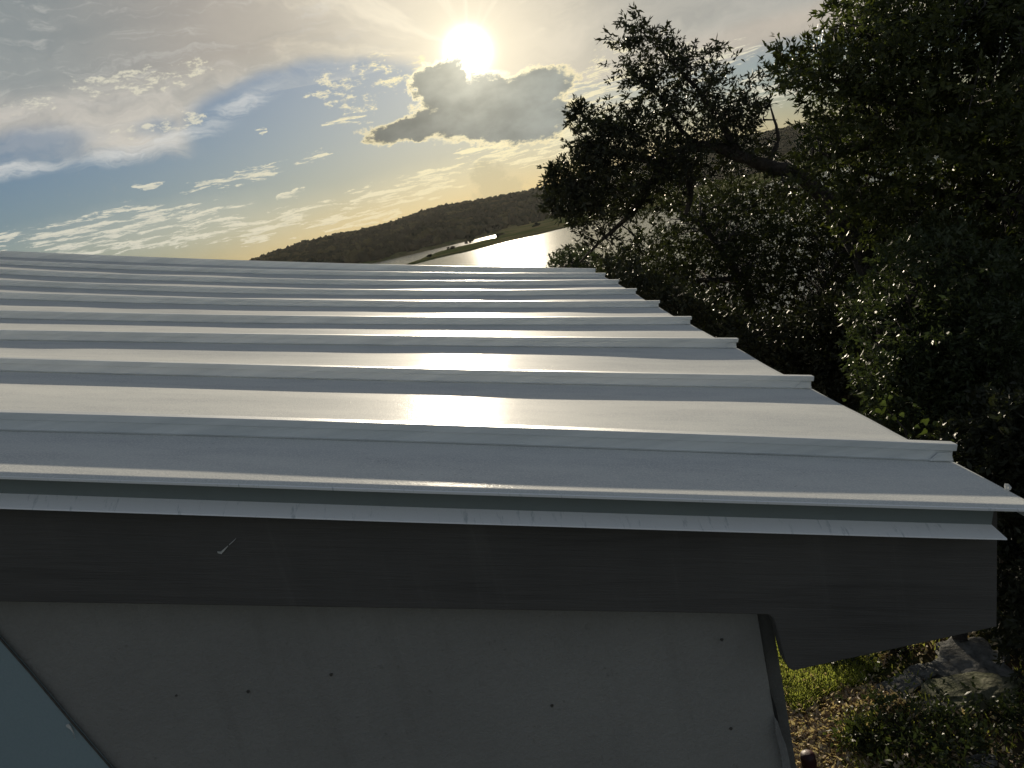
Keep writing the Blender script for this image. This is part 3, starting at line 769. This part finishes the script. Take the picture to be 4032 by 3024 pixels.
# twig templates: leaves radiating along and at the end of a twig
LEAF = np.array([[0, 0, 0], [0.45, 0.5, 0.06], [1, 0, -0.04], [0.45, -0.5, 0.06]])
def twig_template(n, L, ll, lw, seed):
    r = np.random.default_rng(seed); V = []
    bend = r.normal(0, 0.25, 3)
    for i in range(n):
        t = 1 - abs(r.normal(0, 0.35)); t = min(max(t, 0.0), 1.0)
        p = np.array([t * L, 0, 0]) + bend * L * t * t * 0.6 + r.normal(0, 0.012, 3)
        d = np.array([0.55 + 0.5 * t, 0, 0]) + r.normal(0, 0.75, 3); d /= np.linalg.norm(d)
        u = r.normal(0, 1, 3); u -= u @ d * d; u /= np.linalg.norm(u); nn = np.cross(d, u)
        s = r.uniform(0.7, 1.25)
        V.append(p + LEAF[:, :1] * d * ll * s + LEAF[:, 1:2] * u * lw * s + LEAF[:, 2:3] * nn * ll * s)
    return np.array(V)          # n,4,3
def rot_frames(n, up=0.25):
    d = rng.normal(0, 1, (n, 3)); d[:, 2] = d[:, 2] * 0.7 + up; d /= np.linalg.norm(d, axis=1, keepdims=True)
    u = rng.normal(0, 1, (n, 3)); u -= (u * d).sum(1, keepdims=True) * d; u /= np.linalg.norm(u, axis=1, keepdims=True)
    return np.stack([d, u, np.cross(d, u)], 1)      # rows: axes
def leaves(cent, ll=0.05, lw=0.02, per=26, L=0.16, up=0.25, outward=None):
    V = []
    tm = [twig_template(per, L, ll, lw, s) for s in range(7)]
    which = rng.integers(0, 7, len(cent)); Fm = rot_frames(len(cent), up); sc = rng.uniform(0.8, 1.25, len(cent))
    if outward is not None:
        Fm[:, 0] = outward
        u = rng.normal(0, 1, (len(cent), 3)); u -= (u * outward).sum(1, keepdims=True) * outward; u /= np.linalg.norm(u, axis=1, keepdims=True)
        Fm[:, 1] = u; Fm[:, 2] = np.cross(outward, u)
    for s in range(7):
        m = which == s
        if not m.any(): continue
        v = np.einsum('lki,nij->nlkj', tm[s], Fm[m]) * sc[m][:, None, None, None] + cent[m][:, None, None, :]
        V.append(v.reshape(-1, 3))
    V = np.vstack(V); n = len(V) // 4
    return V, np.arange(n * 4).reshape(n, 4)
def sample_crown(polys, n, holes=0.0, seed=0, cell=0.45):
    """polys: list of (outline, near, far, weight); clusters fill the solid wedge between two distances"""
    C = []
    areas = []
    for (o, a, b, wt) in polys:
        o = np.asarray(o, float); areas.append(wt * abs(np.sum(o[:, 0] * np.roll(o[:, 1], -1) - o[:, 1] * np.roll(o[:, 0], -1))) / 2)
    tot = sum(areas)
    for (o, a, b, wt), ar in zip(polys, areas):
        o = np.asarray(o, float); k_ = int(n * ar / tot); got = []
        c_ = 0
        while c_ < k_:
            px = rng.uniform(o[:, 0].min(), o[:, 0].max(), k_ * 3); py = rng.uniform(o[:, 1].min(), o[:, 1].max(), k_ * 3)
            m = pip(px, py, o); px, py = px[m], py[m]
            d = rng.uniform(a, b, len(px)); p = ray(px, py) * d[:, None]
            if holes > 0:
                h = vnoise(p[:, 0] + p[:, 1] * 0.6, p[:, 2] * 1.1 + p[:, 1] * 0.35, 40 + seed, cell, 2)
                p = p[h > holes + 0.06 * rng.random(len(p))]
            got.append(p); c_ += len(p)
            if len(p) == 0: break
        C.append(np.vstack(got)[:k_])
    return np.vstack(C)
def tree(name, label, cat, polys, n, limbs, leafm, holes=0.0, seed=0, group=None, ll=0.05, lw=0.02, per=26, L=0.16, twigs=0.25, sprigs=(), cell=0.45):
    P0 = sample_crown(polys, n, holes, seed, cell)
    # limbs: list of [(px,py,dist,radius), ...]
    paths = []
    for lb in limbs:
        pts = np.array([ray(p[0], p[1]) * p[2] for p in lb]); rr = np.array([p[3] for p in lb])
        t = np.linspace(0, 1, len(pts)); tt = np.linspace(0, 1, len(pts) * 5)
        PP = np.stack([np.interp(tt, t, pts[:, i]) for i in range(3)], -1)
        # smooth and roughen
        for _ in range(2): PP[1:-1] = (PP[:-2] + 2 * PP[1:-1] + PP[2:]) / 4
        PP += rng.normal(0, 0.35, PP.shape) * np.interp(tt, t, rr)[:, None] * 0.35
        paths.append((PP, np.interp(tt, t, rr)))
    base = paths[0][0][0]
    e = thing(name, label, cat, group, tuple(base))
    V, q_ = tube_np(paths, 8); tr = mesh_np('trunk', V - base, q_, M_bark, e, True)
    LP = np.vstack([p for p, _ in paths]); LR = np.concatenate([r for _, r in paths])
    # thin twigs reach from the limbs into the crown
    sel = rng.random(len(P0)) < twigs
    tp = []; 
    for p in P0[sel]:
        d = np.linalg.norm(LP - p, axis=1) ; i_ = np.argmin(d)
        if d[i_] > 2.6: continue
        a_, b_ = LP[i_], p
        m1 = a_ * .6 + b_ * .4 + rng.normal(0, .06, 3) + np.array([0, 0, .05]); m2 = a_ * .25 + b_ * .75 + rng.normal(0, .05, 3)
        r0 = min(LR[i_] * 0.5, 0.006 + 0.007 * d[i_])
        tp.append((np.array([a_, m1, m2, b_]), [r0, r0 * .6, r0 * .35, 0.0022]))
    if tp:
        V, q_ = tube_np(tp, 4); mesh_np('twigs', V - base, q_, M_bark, e)
    V, q_ = leaves(P0, ll, lw, per, L)
    Vs, Qs, off = [V], [q_], len(V)
    sp_paths = []
    for sp in sprigs:       # a bare shoot with leaf stars, [(px,py,dist),...]
        pts = np.array([ray(p[0], p[1]) * p[2] for p in sp])
        t = np.linspace(0, 1, len(pts)); tt = np.linspace(0, 1, 3 * len(pts))
        PP = np.stack([np.interp(tt, t, pts[:, i]) for i in range(3)], -1)
        sp_paths.append((PP, np.linspace(0.006, 0.0018, len(PP))))
        cc = PP[len(PP) // 4:] ; cc = np.repeat(cc, 2, 0) + rng.normal(0, .03, (len(cc) * 2, 3))
        dirs = np.repeat(np.gradient(PP, axis=0)[len(PP) // 4:], 2, 0) + rng.normal(0, .05, (len(cc), 3)); dirs /= np.linalg.norm(dirs, axis=1, keepdims=True)
        V, q_ = leaves(cc, ll * 1.15, lw * 1.0, 8, 0.05, 0.2, outward=dirs)
        Vs.append(V); Qs.append(q_ + off); off += len(V)
    if sp_paths:
        for pp_ in sp_paths:
            V, q_ = tube_np([pp_], 4); mesh_np('shoot', V - base, q_, M_bark, e)
    mesh_np('crown', np.vstack(Vs) - base, np.vstack(Qs), leafm, e)
    return e

# A: the leaning oak limb standing out against the sky and lake
polyA1 = [(622, 30), (640, 20), (656, 40), (684, 50), (706, 66), (734, 84), (758, 96), (760, 108), (748, 120), (720, 128), (690, 122), (662, 116), (652, 100), (648, 78), (636, 60), (624, 72), (622, 54), (616, 44)]
polyA2 = [(652, 100), (690, 118), (745, 118), (758, 112), (764, 136), (778, 152), (800, 172), (820, 210), (780, 196), (740, 182), (700, 176), (660, 180), (640, 170), (640, 130)]
polyA3 = [(590, 128), (606, 118), (640, 122), (660, 150), (690, 158), (700, 176), (690, 205), (668, 236), (640, 262), (612, 268), (588, 250), (578, 232), (566, 214), (556, 196), (566, 180), (572, 165), (580, 150)]
polyA4 = [(618, 44), (650, 60), (664, 100), (650, 106), (638, 86), (628, 100), (620, 116), (614, 108), (620, 90), (616, 70)]
treeA = tree('oak_tree', 'dark oak whose leaning limb juts left over the lake, tallest tip against the sky', 'tree',
    [(polyA1, 8.6, 9.8, 1.2), (polyA2, 8.4, 10.0, 1.15), (polyA3, 8.4, 9.8, 1.75), (polyA4, 8.8, 9.4, 0.8)], 1520,
    [[(905, 560, 9.6, 0.150), (900, 420, 9.7, 0.143), (880, 300, 9.6, 0.128), (845, 220, 9.5, 0.098), (800, 175, 9.4, 0.083), (765, 165, 9.3, 0.075), (738, 156, 9.2, 0.068), (714, 146, 9.2, 0.064), (690, 146, 9.2, 0.060), (668, 160, 9.2, 0.053), (650, 182, 9.1, 0.045), (634, 212, 9.0, 0.034), (606, 236, 9.0, 0.022), (580, 262, 9.0, 0.009)],
     [(738, 156, 9.2, 0.045), (722, 125, 9.2, 0.034), (700, 92, 9.2, 0.026), (672, 62, 9.1, 0.015), (640, 30, 9.1, 0.005)],
     [(700, 148, 9.2, 0.034), (676, 125, 9.2, 0.022), (660, 95, 9.2, 0.015), (636, 80, 9.1, 0.005)],
     [(668, 160, 9.2, 0.034), (630, 156, 9.0, 0.022), (600, 150, 8.9, 0.011), (570, 128, 8.8, 0.005)],
     [(650, 182, 9.1, 0.030), (610, 190, 9.0, 0.019), (570, 190, 8.9, 0.007)],
     [(765, 165, 9.3, 0.038), (780, 140, 9.4, 0.022), (770, 105, 9.4, 0.007)],
     [(690, 180, 9.1, 0.038), (690, 200, 9.0, 0.034), (686, 214, 9.0, 0.026)]],
    M_leafA, holes=0.43, seed=1, twigs=0.35, per=20, L=0.2, ll=0.056, lw=0.02,
    sprigs=[[(606, 130, 8.9), (592, 122, 8.9), (584, 110, 8.9), (578, 107, 8.9)], [(566, 196, 8.8), (556, 186, 8.8), (552, 174, 8.8), (556, 166, 8.8)], [(560, 206, 8.8), (550, 204, 8.8), (543, 188, 8.8)], [(636, 40, 9.1), (630, 28, 9.1), (620, 22, 9.1)], [(648, 40, 9.1), (642, 26, 9.1), (636, 14, 9.1)], [(600, 128, 8.9), (585, 116, 8.9), (572, 110, 8.9)],
            [(590, 122, 8.9), (582, 114, 8.9), (576, 108, 8.9)], [(604, 132, 8.9), (606, 118, 8.9), (608, 104, 8.9)], [(580, 120, 8.9), (576, 122, 8.9), (570, 124, 8.9)],
            [(572, 180, 8.8), (560, 172, 8.8), (549, 168, 8.8)], [(566, 184, 8.8), (556, 184, 8.8), (546, 180, 8.8)], [(568, 190, 8.8), (558, 192, 8.8), (550, 196, 8.8)],
            [(628, 92, 9.1), (624, 104, 9.1), (617, 116, 9.1)], [(700, 60, 9.2), (712, 50, 9.2), (724, 48, 9.2)], [(745, 84, 9.3), (756, 76, 9.3), (765, 74, 9.3)],
            [(752, 118, 9.4), (762, 110, 9.4), (768, 100, 9.4)], [(560, 205, 8.8), (552, 210, 8.8), (546, 212, 8.8)], [(586, 140, 8.8), (580, 152, 8.8), (576, 160, 8.8)]])

# B: the big oak filling the upper right
polyB = [(838, 0), (1080, -40), (1100, 280), (960, 262), (900, 246), (852, 226), (822, 200), (800, 172), (808, 150), (816, 128), (836, 108), (826, 92), (798, 92), (784, 80), (778, 66), (800, 58), (826, 54), (842, 34)]
polyB3 = [(830, 110), (900, 100), (1090, 90), (1100, 270), (960, 262), (900, 250), (840, 236), (800, 214), (786, 190), (806, 160)]
polyB2 = [(850, 20), (1080, -40), (1100, 240), (960, 200), (900, 180), (860, 130), (850, 70)]
treeB = tree('oak_tree', 'largest oak, filling the upper right corner with sky showing between its leaves', 'tree',
    [(polyB, 6.6, 9.0, 1.0), (polyB2, 5.8, 7.4, 0.45), (polyB3, 9.0, 12.0, 0.8)], 3500,
    [[(1120, 620, 7.6, .24), (1100, 400, 7.8, .22), (1075, 200, 7.8, .19), (1050, 130, 7.8, .16), (1020, 104, 7.7, .13), (985, 116, 7.7, .10), (950, 130, 7.7, .07), (900, 138, 7.7, .05), (850, 150, 7.6, .03), (805, 160, 7.6, .01)],
     [(985, 116, 7.7, .07), (940, 90, 7.6, .05), (890, 60, 7.5, .03), (850, 20, 7.4, .01)],
     [(950, 130, 7.7, .05), (900, 108, 7.5, .03), (850, 88, 7.4, .02), (796, 66, 7.4, .006)],
     [(1075, 200, 7.8, .1), (1000, 200, 7.6, .07), (930, 190, 7.6, .04), (860, 170, 7.6, .015)],
     [(1050, 130, 7.8, .1), (1040, 60, 7.6, .08), (1000, 10, 7.4, .05)]],
    M_leafB, holes=0.45, seed=2, twigs=0.2, cell=0.42, per=22, L=0.2, ll=0.052,
    sprigs=[[(846, 14, 7.3), (838, 8, 7.3), (828, 2, 7.3)], [(850, 30, 7.3), (842, 32, 7.3), (834, 38, 7.3)], [(800, 60, 7.4), (788, 62, 7.4), (772, 66, 7.4)], [(800, 56, 7.4), (792, 52, 7.4), (782, 50, 7.4)], [(812, 92, 7.4), (806, 98, 7.4), (800, 104, 7.4)], [(830, 52, 7.4), (820, 46, 7.4), (808, 42, 7.4)]])

# C: olive middle oaks beyond, seen under the leaning limb
polyC = [(640, 205), (668, 190), (700, 178), (740, 186), (790, 196), (830, 204), (880, 236), (900, 300), (880, 380), (800, 390), (720, 330), (660, 290), (600, 275), (600, 262), (630, 240), (660, 228)]
polyC2 = [(690, 200), (740, 184), (800, 190), (850, 205), (880, 236), (900, 300), (880, 380), (800, 390), (720, 330), (660, 296), (640, 262), (672, 240)]
tree('oak_tree', 'olive-lit oak directly beneath the leaning limb, its leaves hiding the right end of the lake', 'tree',
    [(polyC, 11.0, 14.5, 1.0), (polyC2, 14.5, 17.5, 1.1)], 5600,
    [[(800, 640, 12.5, .16), (790, 480, 12.6, .15), (770, 360, 12.6, .12), (740, 280, 12.4, .08), (700, 220, 12.2, .03)],
     [(770, 360, 12.6, .1), (820, 300, 12.6, .07), (850, 240, 12.4, .02)], [(740, 280, 12.4, .06), (690, 280, 12.2, .03), (640, 268, 12.0, .01)]],
    M_leafE, holes=0.36, seed=3, twigs=0.12, ll=0.052, lw=0.021)
# D: deep shade evergreen mass behind the roof edge
polyD = [(596, 270), (640, 272), (700, 300), (770, 330), (840, 300), (900, 290), (930, 420), (960, 520), (930, 520), (860, 440), (770, 380), (700, 335), (640, 305), (604, 285)]
tree('juniper_tree', 'dense dark juniper in shade right behind the stepped eave of the roof', 'tree',
    [(polyD, 7.0, 10.5, 1.0)], 4600,
    [[(860, 700, 8.6, .10), (850, 560, 8.6, .09), (830, 440, 8.6, .07), (800, 350, 8.6, .03)], [(830, 440, 8.6, .05), (740, 345, 8.8, .02)]],
    M_leafA, holes=0.30, seed=4, twigs=0.08)
polyE = [(835, 196), (880, 190), (940, 196), (1000, 205), (1090, 210), (1100, 420), (1090, 560), (1000, 540), (940, 470), (900, 400), (870, 330), (868, 260)]
tree('oak_tree', 'shadowed oak behind at the right edge, below the big crown', 'tree',
    [(polyE, 8.5, 13.5, 1.0)], 7000,
    [[(1010, 700, 10, .16), (1000, 540, 10, .15), (990, 400, 10, .12), (970, 300, 10, .06)], [(990, 400, 10, .08), (930, 330, 10, .03)]],
    M_leafA, holes=0.30, seed=5, twigs=0.08)
# F: nearer bush catching light, right of the roof
polyF = [(866, 300), (880, 268), (900, 250), (930, 238), (960, 240), (1000, 262), (1030, 300), (1030, 380), (980, 400), (950, 450), (930, 440), (900, 430), (868, 400), (872, 370), (862, 345), (848, 335), (852, 318)]
tree('oak_shrub', 'rounded green oak shrub catching glints of light beside the nearest roof corner', 'shrub',
    [(polyF, 5.4, 6.8, 1.0)], 1700,
    [[(960, 640, 6.2, .05), (950, 520, 6.2, .045), (935, 420, 6.1, .035), (915, 330, 6.1, .02), (905, 275, 6.0, .006)], [(935, 420, 6.1, .025), (985, 340, 6.0, .012)], [(915, 330, 6.1, .015), (880, 330, 5.9, .006)]],
    M_leafC, holes=0.40, seed=6, twigs=0.15, ll=0.04, lw=0.016)
# G: lower right thicket down to the rocks
polyG = [(930, 450), (960, 440), (1010, 400), (1100, 400), (1120, 640), (1030, 660), (1010, 610), (1006, 560), (1010, 512), (960, 480)]
tree('oak_shrub', 'black-green shaded shrub at the right edge below the roof corner', 'shrub',
    [(polyG, 4.6, 6.6, 1.0)], 2000,
    [[(1080, 760, 5.4, .04), (1070, 640, 5.5, .035), (1050, 540, 5.5, .02), (1030, 480, 5.6, .008)]],
    M_leafA, holes=0.32, seed=7, twigs=0.1, ll=0.042, lw=0.017)
# H: distant tree tops over the far end of the roof
polyH = [(545, 268), (552, 256), (562, 250), (578, 247), (592, 252), (604, 262), (618, 290), (616, 330), (590, 345), (560, 330), (545, 300)]
tree('oak_tree', 'small distant treetop poking over the far end of the roof beside the glare', 'tree',
    [(polyH, 21.0, 24.5, 1.0)], 1700,
    [[(620, 400, 22.4, .14), (606, 330, 22.3, .11), (586, 270, 22.2, .04), (570, 256, 22.1, .01)]],
    M_leafC, holes=0.3, seed=8, twigs=0.2, ll=0.06, lw=0.025)
# broad-leaved vine just past the eave
def broadleaf(name, label, spots, stems, s=0.05, m=M_leafD):
    e = thing(name, label, 'plant', loc=tuple(ray(*stems[0][0][:2]) * stems[0][0][2]))
    b = np.array(e.location)
    V, q_ = tube_np([(np.array([ray(p[0], p[1]) * p[2] for p in st]), [.006] * (len(st) - 1) + [.002]) for st in stems], 5)
    mesh_np('stem', V - b, q_, M_bark, e)
    Vs, Fs, off = [], [], 0
    for (px, py, d, sz) in spots:
        c = ray(px, py) * d; n = 9; a = np.linspace(0, 2 * pi, n, endpoint=False)
        rr = sz * (1 + .22 * np.cos(3 * a) + .16 * rng.normal(0, 1, n)) * rng.uniform(.5, 1.1)
        u = rng.normal(0, 1, 3); u /= np.linalg.norm(u); v = np.cross(u, rng.normal(0, 1, 3)); v /= np.linalg.norm(v); w_ = np.cross(u, v)
        pts = c + rr[:, None] * (np.cos(a)[:, None] * u + np.sin(a)[:, None] * v) + (0.15 * sz * np.cos(2 * a))[:, None] * w_
        mesh_np('leaf', np.vstack([pts, c]) - b, [[i, (i + 1) % n, n] for i in range(n)], m, e)
sp = [(rng.uniform(872, 965), 0, rng.uniform(4.4, 5.0), rng.uniform(.01, .022)) for _ in range(40)]
sp = [(a, 372 + (a - 860) * .52 + rng.uniform(4, 40), d, s) for a, _, d, s in sp]
sp += [(884, 410, 4.6, .03), (888, 416, 4.6, .028), (923, 433, 4.5, .028), (935, 437, 4.5, .025), (844, 400, 4.8, .016)]
broadleaf('grapevine', 'yellow-green broad-leaved vine showing just over the eave edge', sp,
          [[(930, 600, 4.8), (925, 500, 4.8), (905, 430, 4.7), (884, 405, 4.6)], [(930, 600, 4.8), (950, 500, 4.8), (936, 440, 4.6)]])

# ------------------------------------------------------------------ ground cover by the house
def gz(x, y):
    return land_z(np.degrees(np.arctan2(x, y)), np.hypot(x, y))
def at_ground(px, py):
    r = ray(px, py); z = np.full(np.shape(px), -3.35)
    for _ in range(6):
        p = r * (z / r[..., 2])[..., None]; z = gz(p[..., 0], p[..., 1])
    return r * (z / r[..., 2])[..., None]
def scatter_px(poly, n):
    poly = np.asarray(poly, float); P_ = []
    while sum(map(len, P_)) < n:
        px = rng.uniform(poly[:, 0].min(), poly[:, 0].max(), n * 2); py = rng.uniform(poly[:, 1].min(), poly[:, 1].max(), n * 2)
        m = pip(px, py, poly); p = at_ground(px[m], py[m]); P_.append(p)
    p = np.vstack(P_)[:n].copy(); 
    p[:, 2] = gz(p[:, 0], p[:, 1]); return p
def flat_leaves(p, ll, lw, tilt=0.5, up=0.0):
    n = len(p); a = rng.random(n) * 2 * pi
    d = np.stack([np.cos(a), np.sin(a), rng.normal(0, tilt, n)], -1); d /= np.linalg.norm(d, axis=1, keepdims=True)
    u = np.stack([-np.sin(a), np.cos(a), rng.normal(0, tilt, n)], -1); u /= np.linalg.norm(u, axis=1, keepdims=True); w_ = np.cross(d, u)
    s = rng.uniform(.6, 1.3, n)[:, None, None]
    v = p[:, None] + (LEAF[None, :, :1] * d[:, None] * ll + LEAF[None, :, 1:2] * u[:, None] * lw + LEAF[None, :, 2:3] * w_[:, None] * ll * 2) * s
    v[..., 2] += up + rng.random((n, 1)) * 0.03
    return v.reshape(-1, 3), np.arange(n * 4).reshape(n, 4)
lit_polys = [([(770, 668), (800, 672), (850, 690), (884, 692), (896, 712), (868, 738), (880, 768), (880, 800), (780, 800)], 9000), ([(850, 632), (900, 628), (884, 668), (862, 668)], 1400),
             ([(765, 600), (1060, 560), (1060, 820), (765, 820)], 2600), ([(862, 690), (900, 700), (900, 716), (862, 714)], 700), ([(780, 724), (850, 728), (862, 790), (780, 790)], 3500)]
p1 = np.vstack([scatter_px(q_, n_) for q_, n_ in lit_polys])
V, q_ = flat_leaves(p1, 0.042, 0.021, tilt=0.9)
o = mesh_np('leaf_litter', V, q_, M_litter); tag(o, 'carpet of tan and brown fallen oak leaves on the slope below the eave', 'leaf litter', kind='stuff')
gr_polys = [([(765, 610), (785, 625), (800, 668), (838, 676), (848, 690), (820, 700), (800, 716), (780, 700)], 15000), ([(800, 668), (860, 650), (862, 690), (840, 690)], 3000),
            ([(850, 720), (880, 720), (870, 790), (845, 790)], 1500), ([(765, 600), (1060, 560), (1060, 820), (765, 820)], 2500), ([(836, 640), (868, 640), (880, 672), (850, 676)], 2200)]
p2 = np.vstack([scatter_px(q_, n_) for q_, n_ in gr_polys])
n = len(p2); a = rng.random(n) * 2 * pi; h = rng.uniform(.02, .06, n)
lean = np.stack([np.cos(a), np.sin(a), np.zeros(n)], -1)
side = np.stack([-np.sin(a), np.cos(a), np.zeros(n)], -1) * 0.006
V = np.stack([p2 - side, p2 + side, p2 + lean * h[:, None] * .8 + side * .3 + np.array([0, 0, 1]) * h[:, None], p2 + lean * h[:, None] * .8 - side * .3 + np.array([0, 0, 1]) * h[:, None]], 1).reshape(-1, 3)
o = mesh_np('grass', V, np.arange(4 * n).reshape(n, 4), M_grass); tag(o, 'short mossy yellow-green grass between the fallen leaves', 'grass', kind='stuff')

def rock(px, py, wpx, hpx, label, flat=0.6, name='rock', m=M_rock, rot=0.0, group=None, d=None):
    import bmesh
    c = at_ground(px, py)
    dist = np.linalg.norm(c); rx = wpx / F * dist / 2; ry = hpx / F * dist / 2 / 0.72
    bm = bmesh.new(); bmesh.ops.create_icosphere(bm, subdivisions=5, radius=1)
    sd_ = rng.random() * 50
    for v in bm.verts:
        k1 = vnoise(v.co.x + sd_, v.co.y + v.co.z * 1.7, 70, 0.8, 3) - .5; k2 = vnoise(v.co.y + sd_, v.co.z - v.co.x, 71, 0.22, 4) - .5
        v.co *= 1 + float(k1) * .9 + float(k2) * .30
        if v.co.z > .55: v.co.z = .55 + (v.co.z - .55) * .3
        x_, y_ = v.co.x * rx, v.co.y * ry
        v.co.x, v.co.y = x_ * cos(rot) - y_ * sin(rot), x_ * sin(rot) + y_ * cos(rot); v.co.z *= min(rx, ry) * flat
    me = bpy.data.meshes.new(name); bm.to_mesh(me); bm.free(); me.materials.append(m)
    for pl in me.polygons: pl.use_smooth = True
    o = link(bpy.data.objects.new(name, me)); o.location = (c[0], c[1], c[2] + min(rx, ry) * flat * .15)
    tag(o, label, 'rock' if name == 'rock' else 'paving stone', group)
rock(895, 690, 58, 14, 'long low pale rock ledge left of the other rocks, lying in leaf litter', .5, rot=.35)
rock(918, 675, 30, 12, 'wedge-shaped grey rock rising at the right end of the long ledge', .6, rot=.5)
rock(976, 664, 48, 44, 'largest grey boulder with a rough face near the right edge', .7)
rock(946, 676, 28, 26, 'rough grey boulder just left of the largest one', .7)
rock(966, 697, 80, 30, 'broad mossy boulder at the foot of the largest one', .5, m=M_moss)
rock(928, 706, 22, 9, 'flat pale stone in front of the mossy boulder', .5)
rock(944, 710, 18, 10, 'small rounded pale stone beside the flat one', .8)
rock(876, 643, 10, 6, 'small white stone just under the tail of the rake board', .8)
rock(1016, 642, 40, 14, 'light mossy rock at the far right under the shrub', .6, m=M_moss)
rock(975, 764, 30, 10, 'pinkish stone at the bottom edge of the picture', .6)
rock(905, 699, 16, 6, 'thin chip of stone between ledge and flat stone', .6)
rock(804, 727, 30, 11, 'grey flagstone touching the wall corner', .6, 'flagstone', M_flag, group='flagstones by the wall')
rock(828, 725, 28, 11, 'tan flagstone one step out from the wall corner', .6, 'flagstone', M_flag, group='flagstones by the wall', rot=.3)

# low leafy plants among the stones
def low_plant(px, py, wpx, n, label, m=M_leafC):
    c = at_ground(px, py); dist = np.linalg.norm(c); R = wpx / F * dist / 2
    e = thing('low_plant', label, 'plant', 'low plants on the slope', tuple(c))
    k_ = rng.normal(0, .42, (n, 3)) * np.array([R, R, .06]); k_[:, 2] = np.abs(k_[:, 2]) + .05
    V, q_ = leaves(k_, 0.035, 0.015, 12, 0.07, 0.8); mesh_np('foliage', V, q_, m, e)
    V, q_ = tube_np([(np.array([[0, 0, -.02], kk * .5, kk]), [.004, .003, .0015]) for kk in k_[:30]], 4); mesh_np('stems', V, q_, M_bark, e)
low_plant(908, 738, 110, 65, 'spreading dark leafy plant with pale-tipped leaves in the middle of the slope')
low_plant(960, 752, 110, 75, 'dark leafy plant near the bottom right corner')
low_plant(845, 662, 46, 60, 'small dark green clump under the rake board tail')
low_plant(903, 652, 44, 30, 'dark leafy clump above the long rock ledge')
low_plant(862, 748, 40, 60, 'bright green clump between the leaf litter and the dark plant', M_leafB)
low_plant(1008, 726, 50, 34, 'shaded leafy clump below the mossy boulder')

# dark red yard hydrant rising by the wall corner
c = at_z(809, 764, -3.0); c[2] = gz(c[0], c[1])
hy = thing('yard_hydrant', 'dark red stubby post with a side arm at the bottom edge beside the wall', 'hydrant', loc=tuple(c))
def lathe(prof, n=20):
    a = np.arange(n) * 2 * pi / n
    V = np.array([(r_ * cos(t_), r_ * sin(t_), z_) for r_, z_ in prof for t_ in a]); m_ = len(prof)
    return V, [[i_ * n + j_, i_ * n + (j_ + 1) % n, (i_ + 1) * n + (j_ + 1) % n, (i_ + 1) * n + j_] for i_ in range(m_ - 1) for j_ in range(n)] + [list(range(n))[::-1], [(m_ - 1) * n + j_ for j_ in range(n)]]
hh = float(-3.0 - c[2])
V, f = lathe([(.032, -.05), (.032, hh - .03), (.038, hh - .02), (.038, hh + .045), (.034, hh + .06), (.012, hh + .066)]); mesh_np('post', V, f, M_red, hy, True)
V, q_ = tube_np([(np.array([[-.03, 0, hh - .07], [-.07, -.005, hh - .08], [-.105, -.01, hh - .085], [-.12, -.012, hh - .11]]), [.02, .02, .022, .02])], 10); mesh_np('side_arm', V, q_, M_red, hy, True)

# ------------------------------------------------------------------ air
HAZE = True
if HAZE:
    b_ = 14500.0; z0, z1 = float(LAKE - 60), 130.0
    v = [(sx_ * b_, sy_ * b_, sz_) for sz_ in (z0, z1) for sy_ in (-1, 1) for sx_ in (-1, 1)]
    f = [[0, 2, 3, 1], [4, 5, 7, 6], [0, 1, 5, 4], [2, 6, 7, 3], [0, 4, 6, 2], [1, 3, 7, 5]]
    def b_h(t):
        vv = t.n.new('ShaderNodeVolumePrincipled')
        vv.inputs['Color'].default_value = (0.95, 0.93, 0.88, 1); vv.inputs['Density'].default_value = 0.000008
        vv.inputs['Anisotropy'].default_value = 0.5
        o_ = t.n.new('ShaderNodeOutputMaterial'); t.l.new(vv.outputs[0], o_.inputs['Volume'])
    hz_ = mesh_np('haze', v, f, mat('haze_air', b_h)); tag(hz_, 'thin warm haze over the lake and hills', 'haze', kind='stuff')
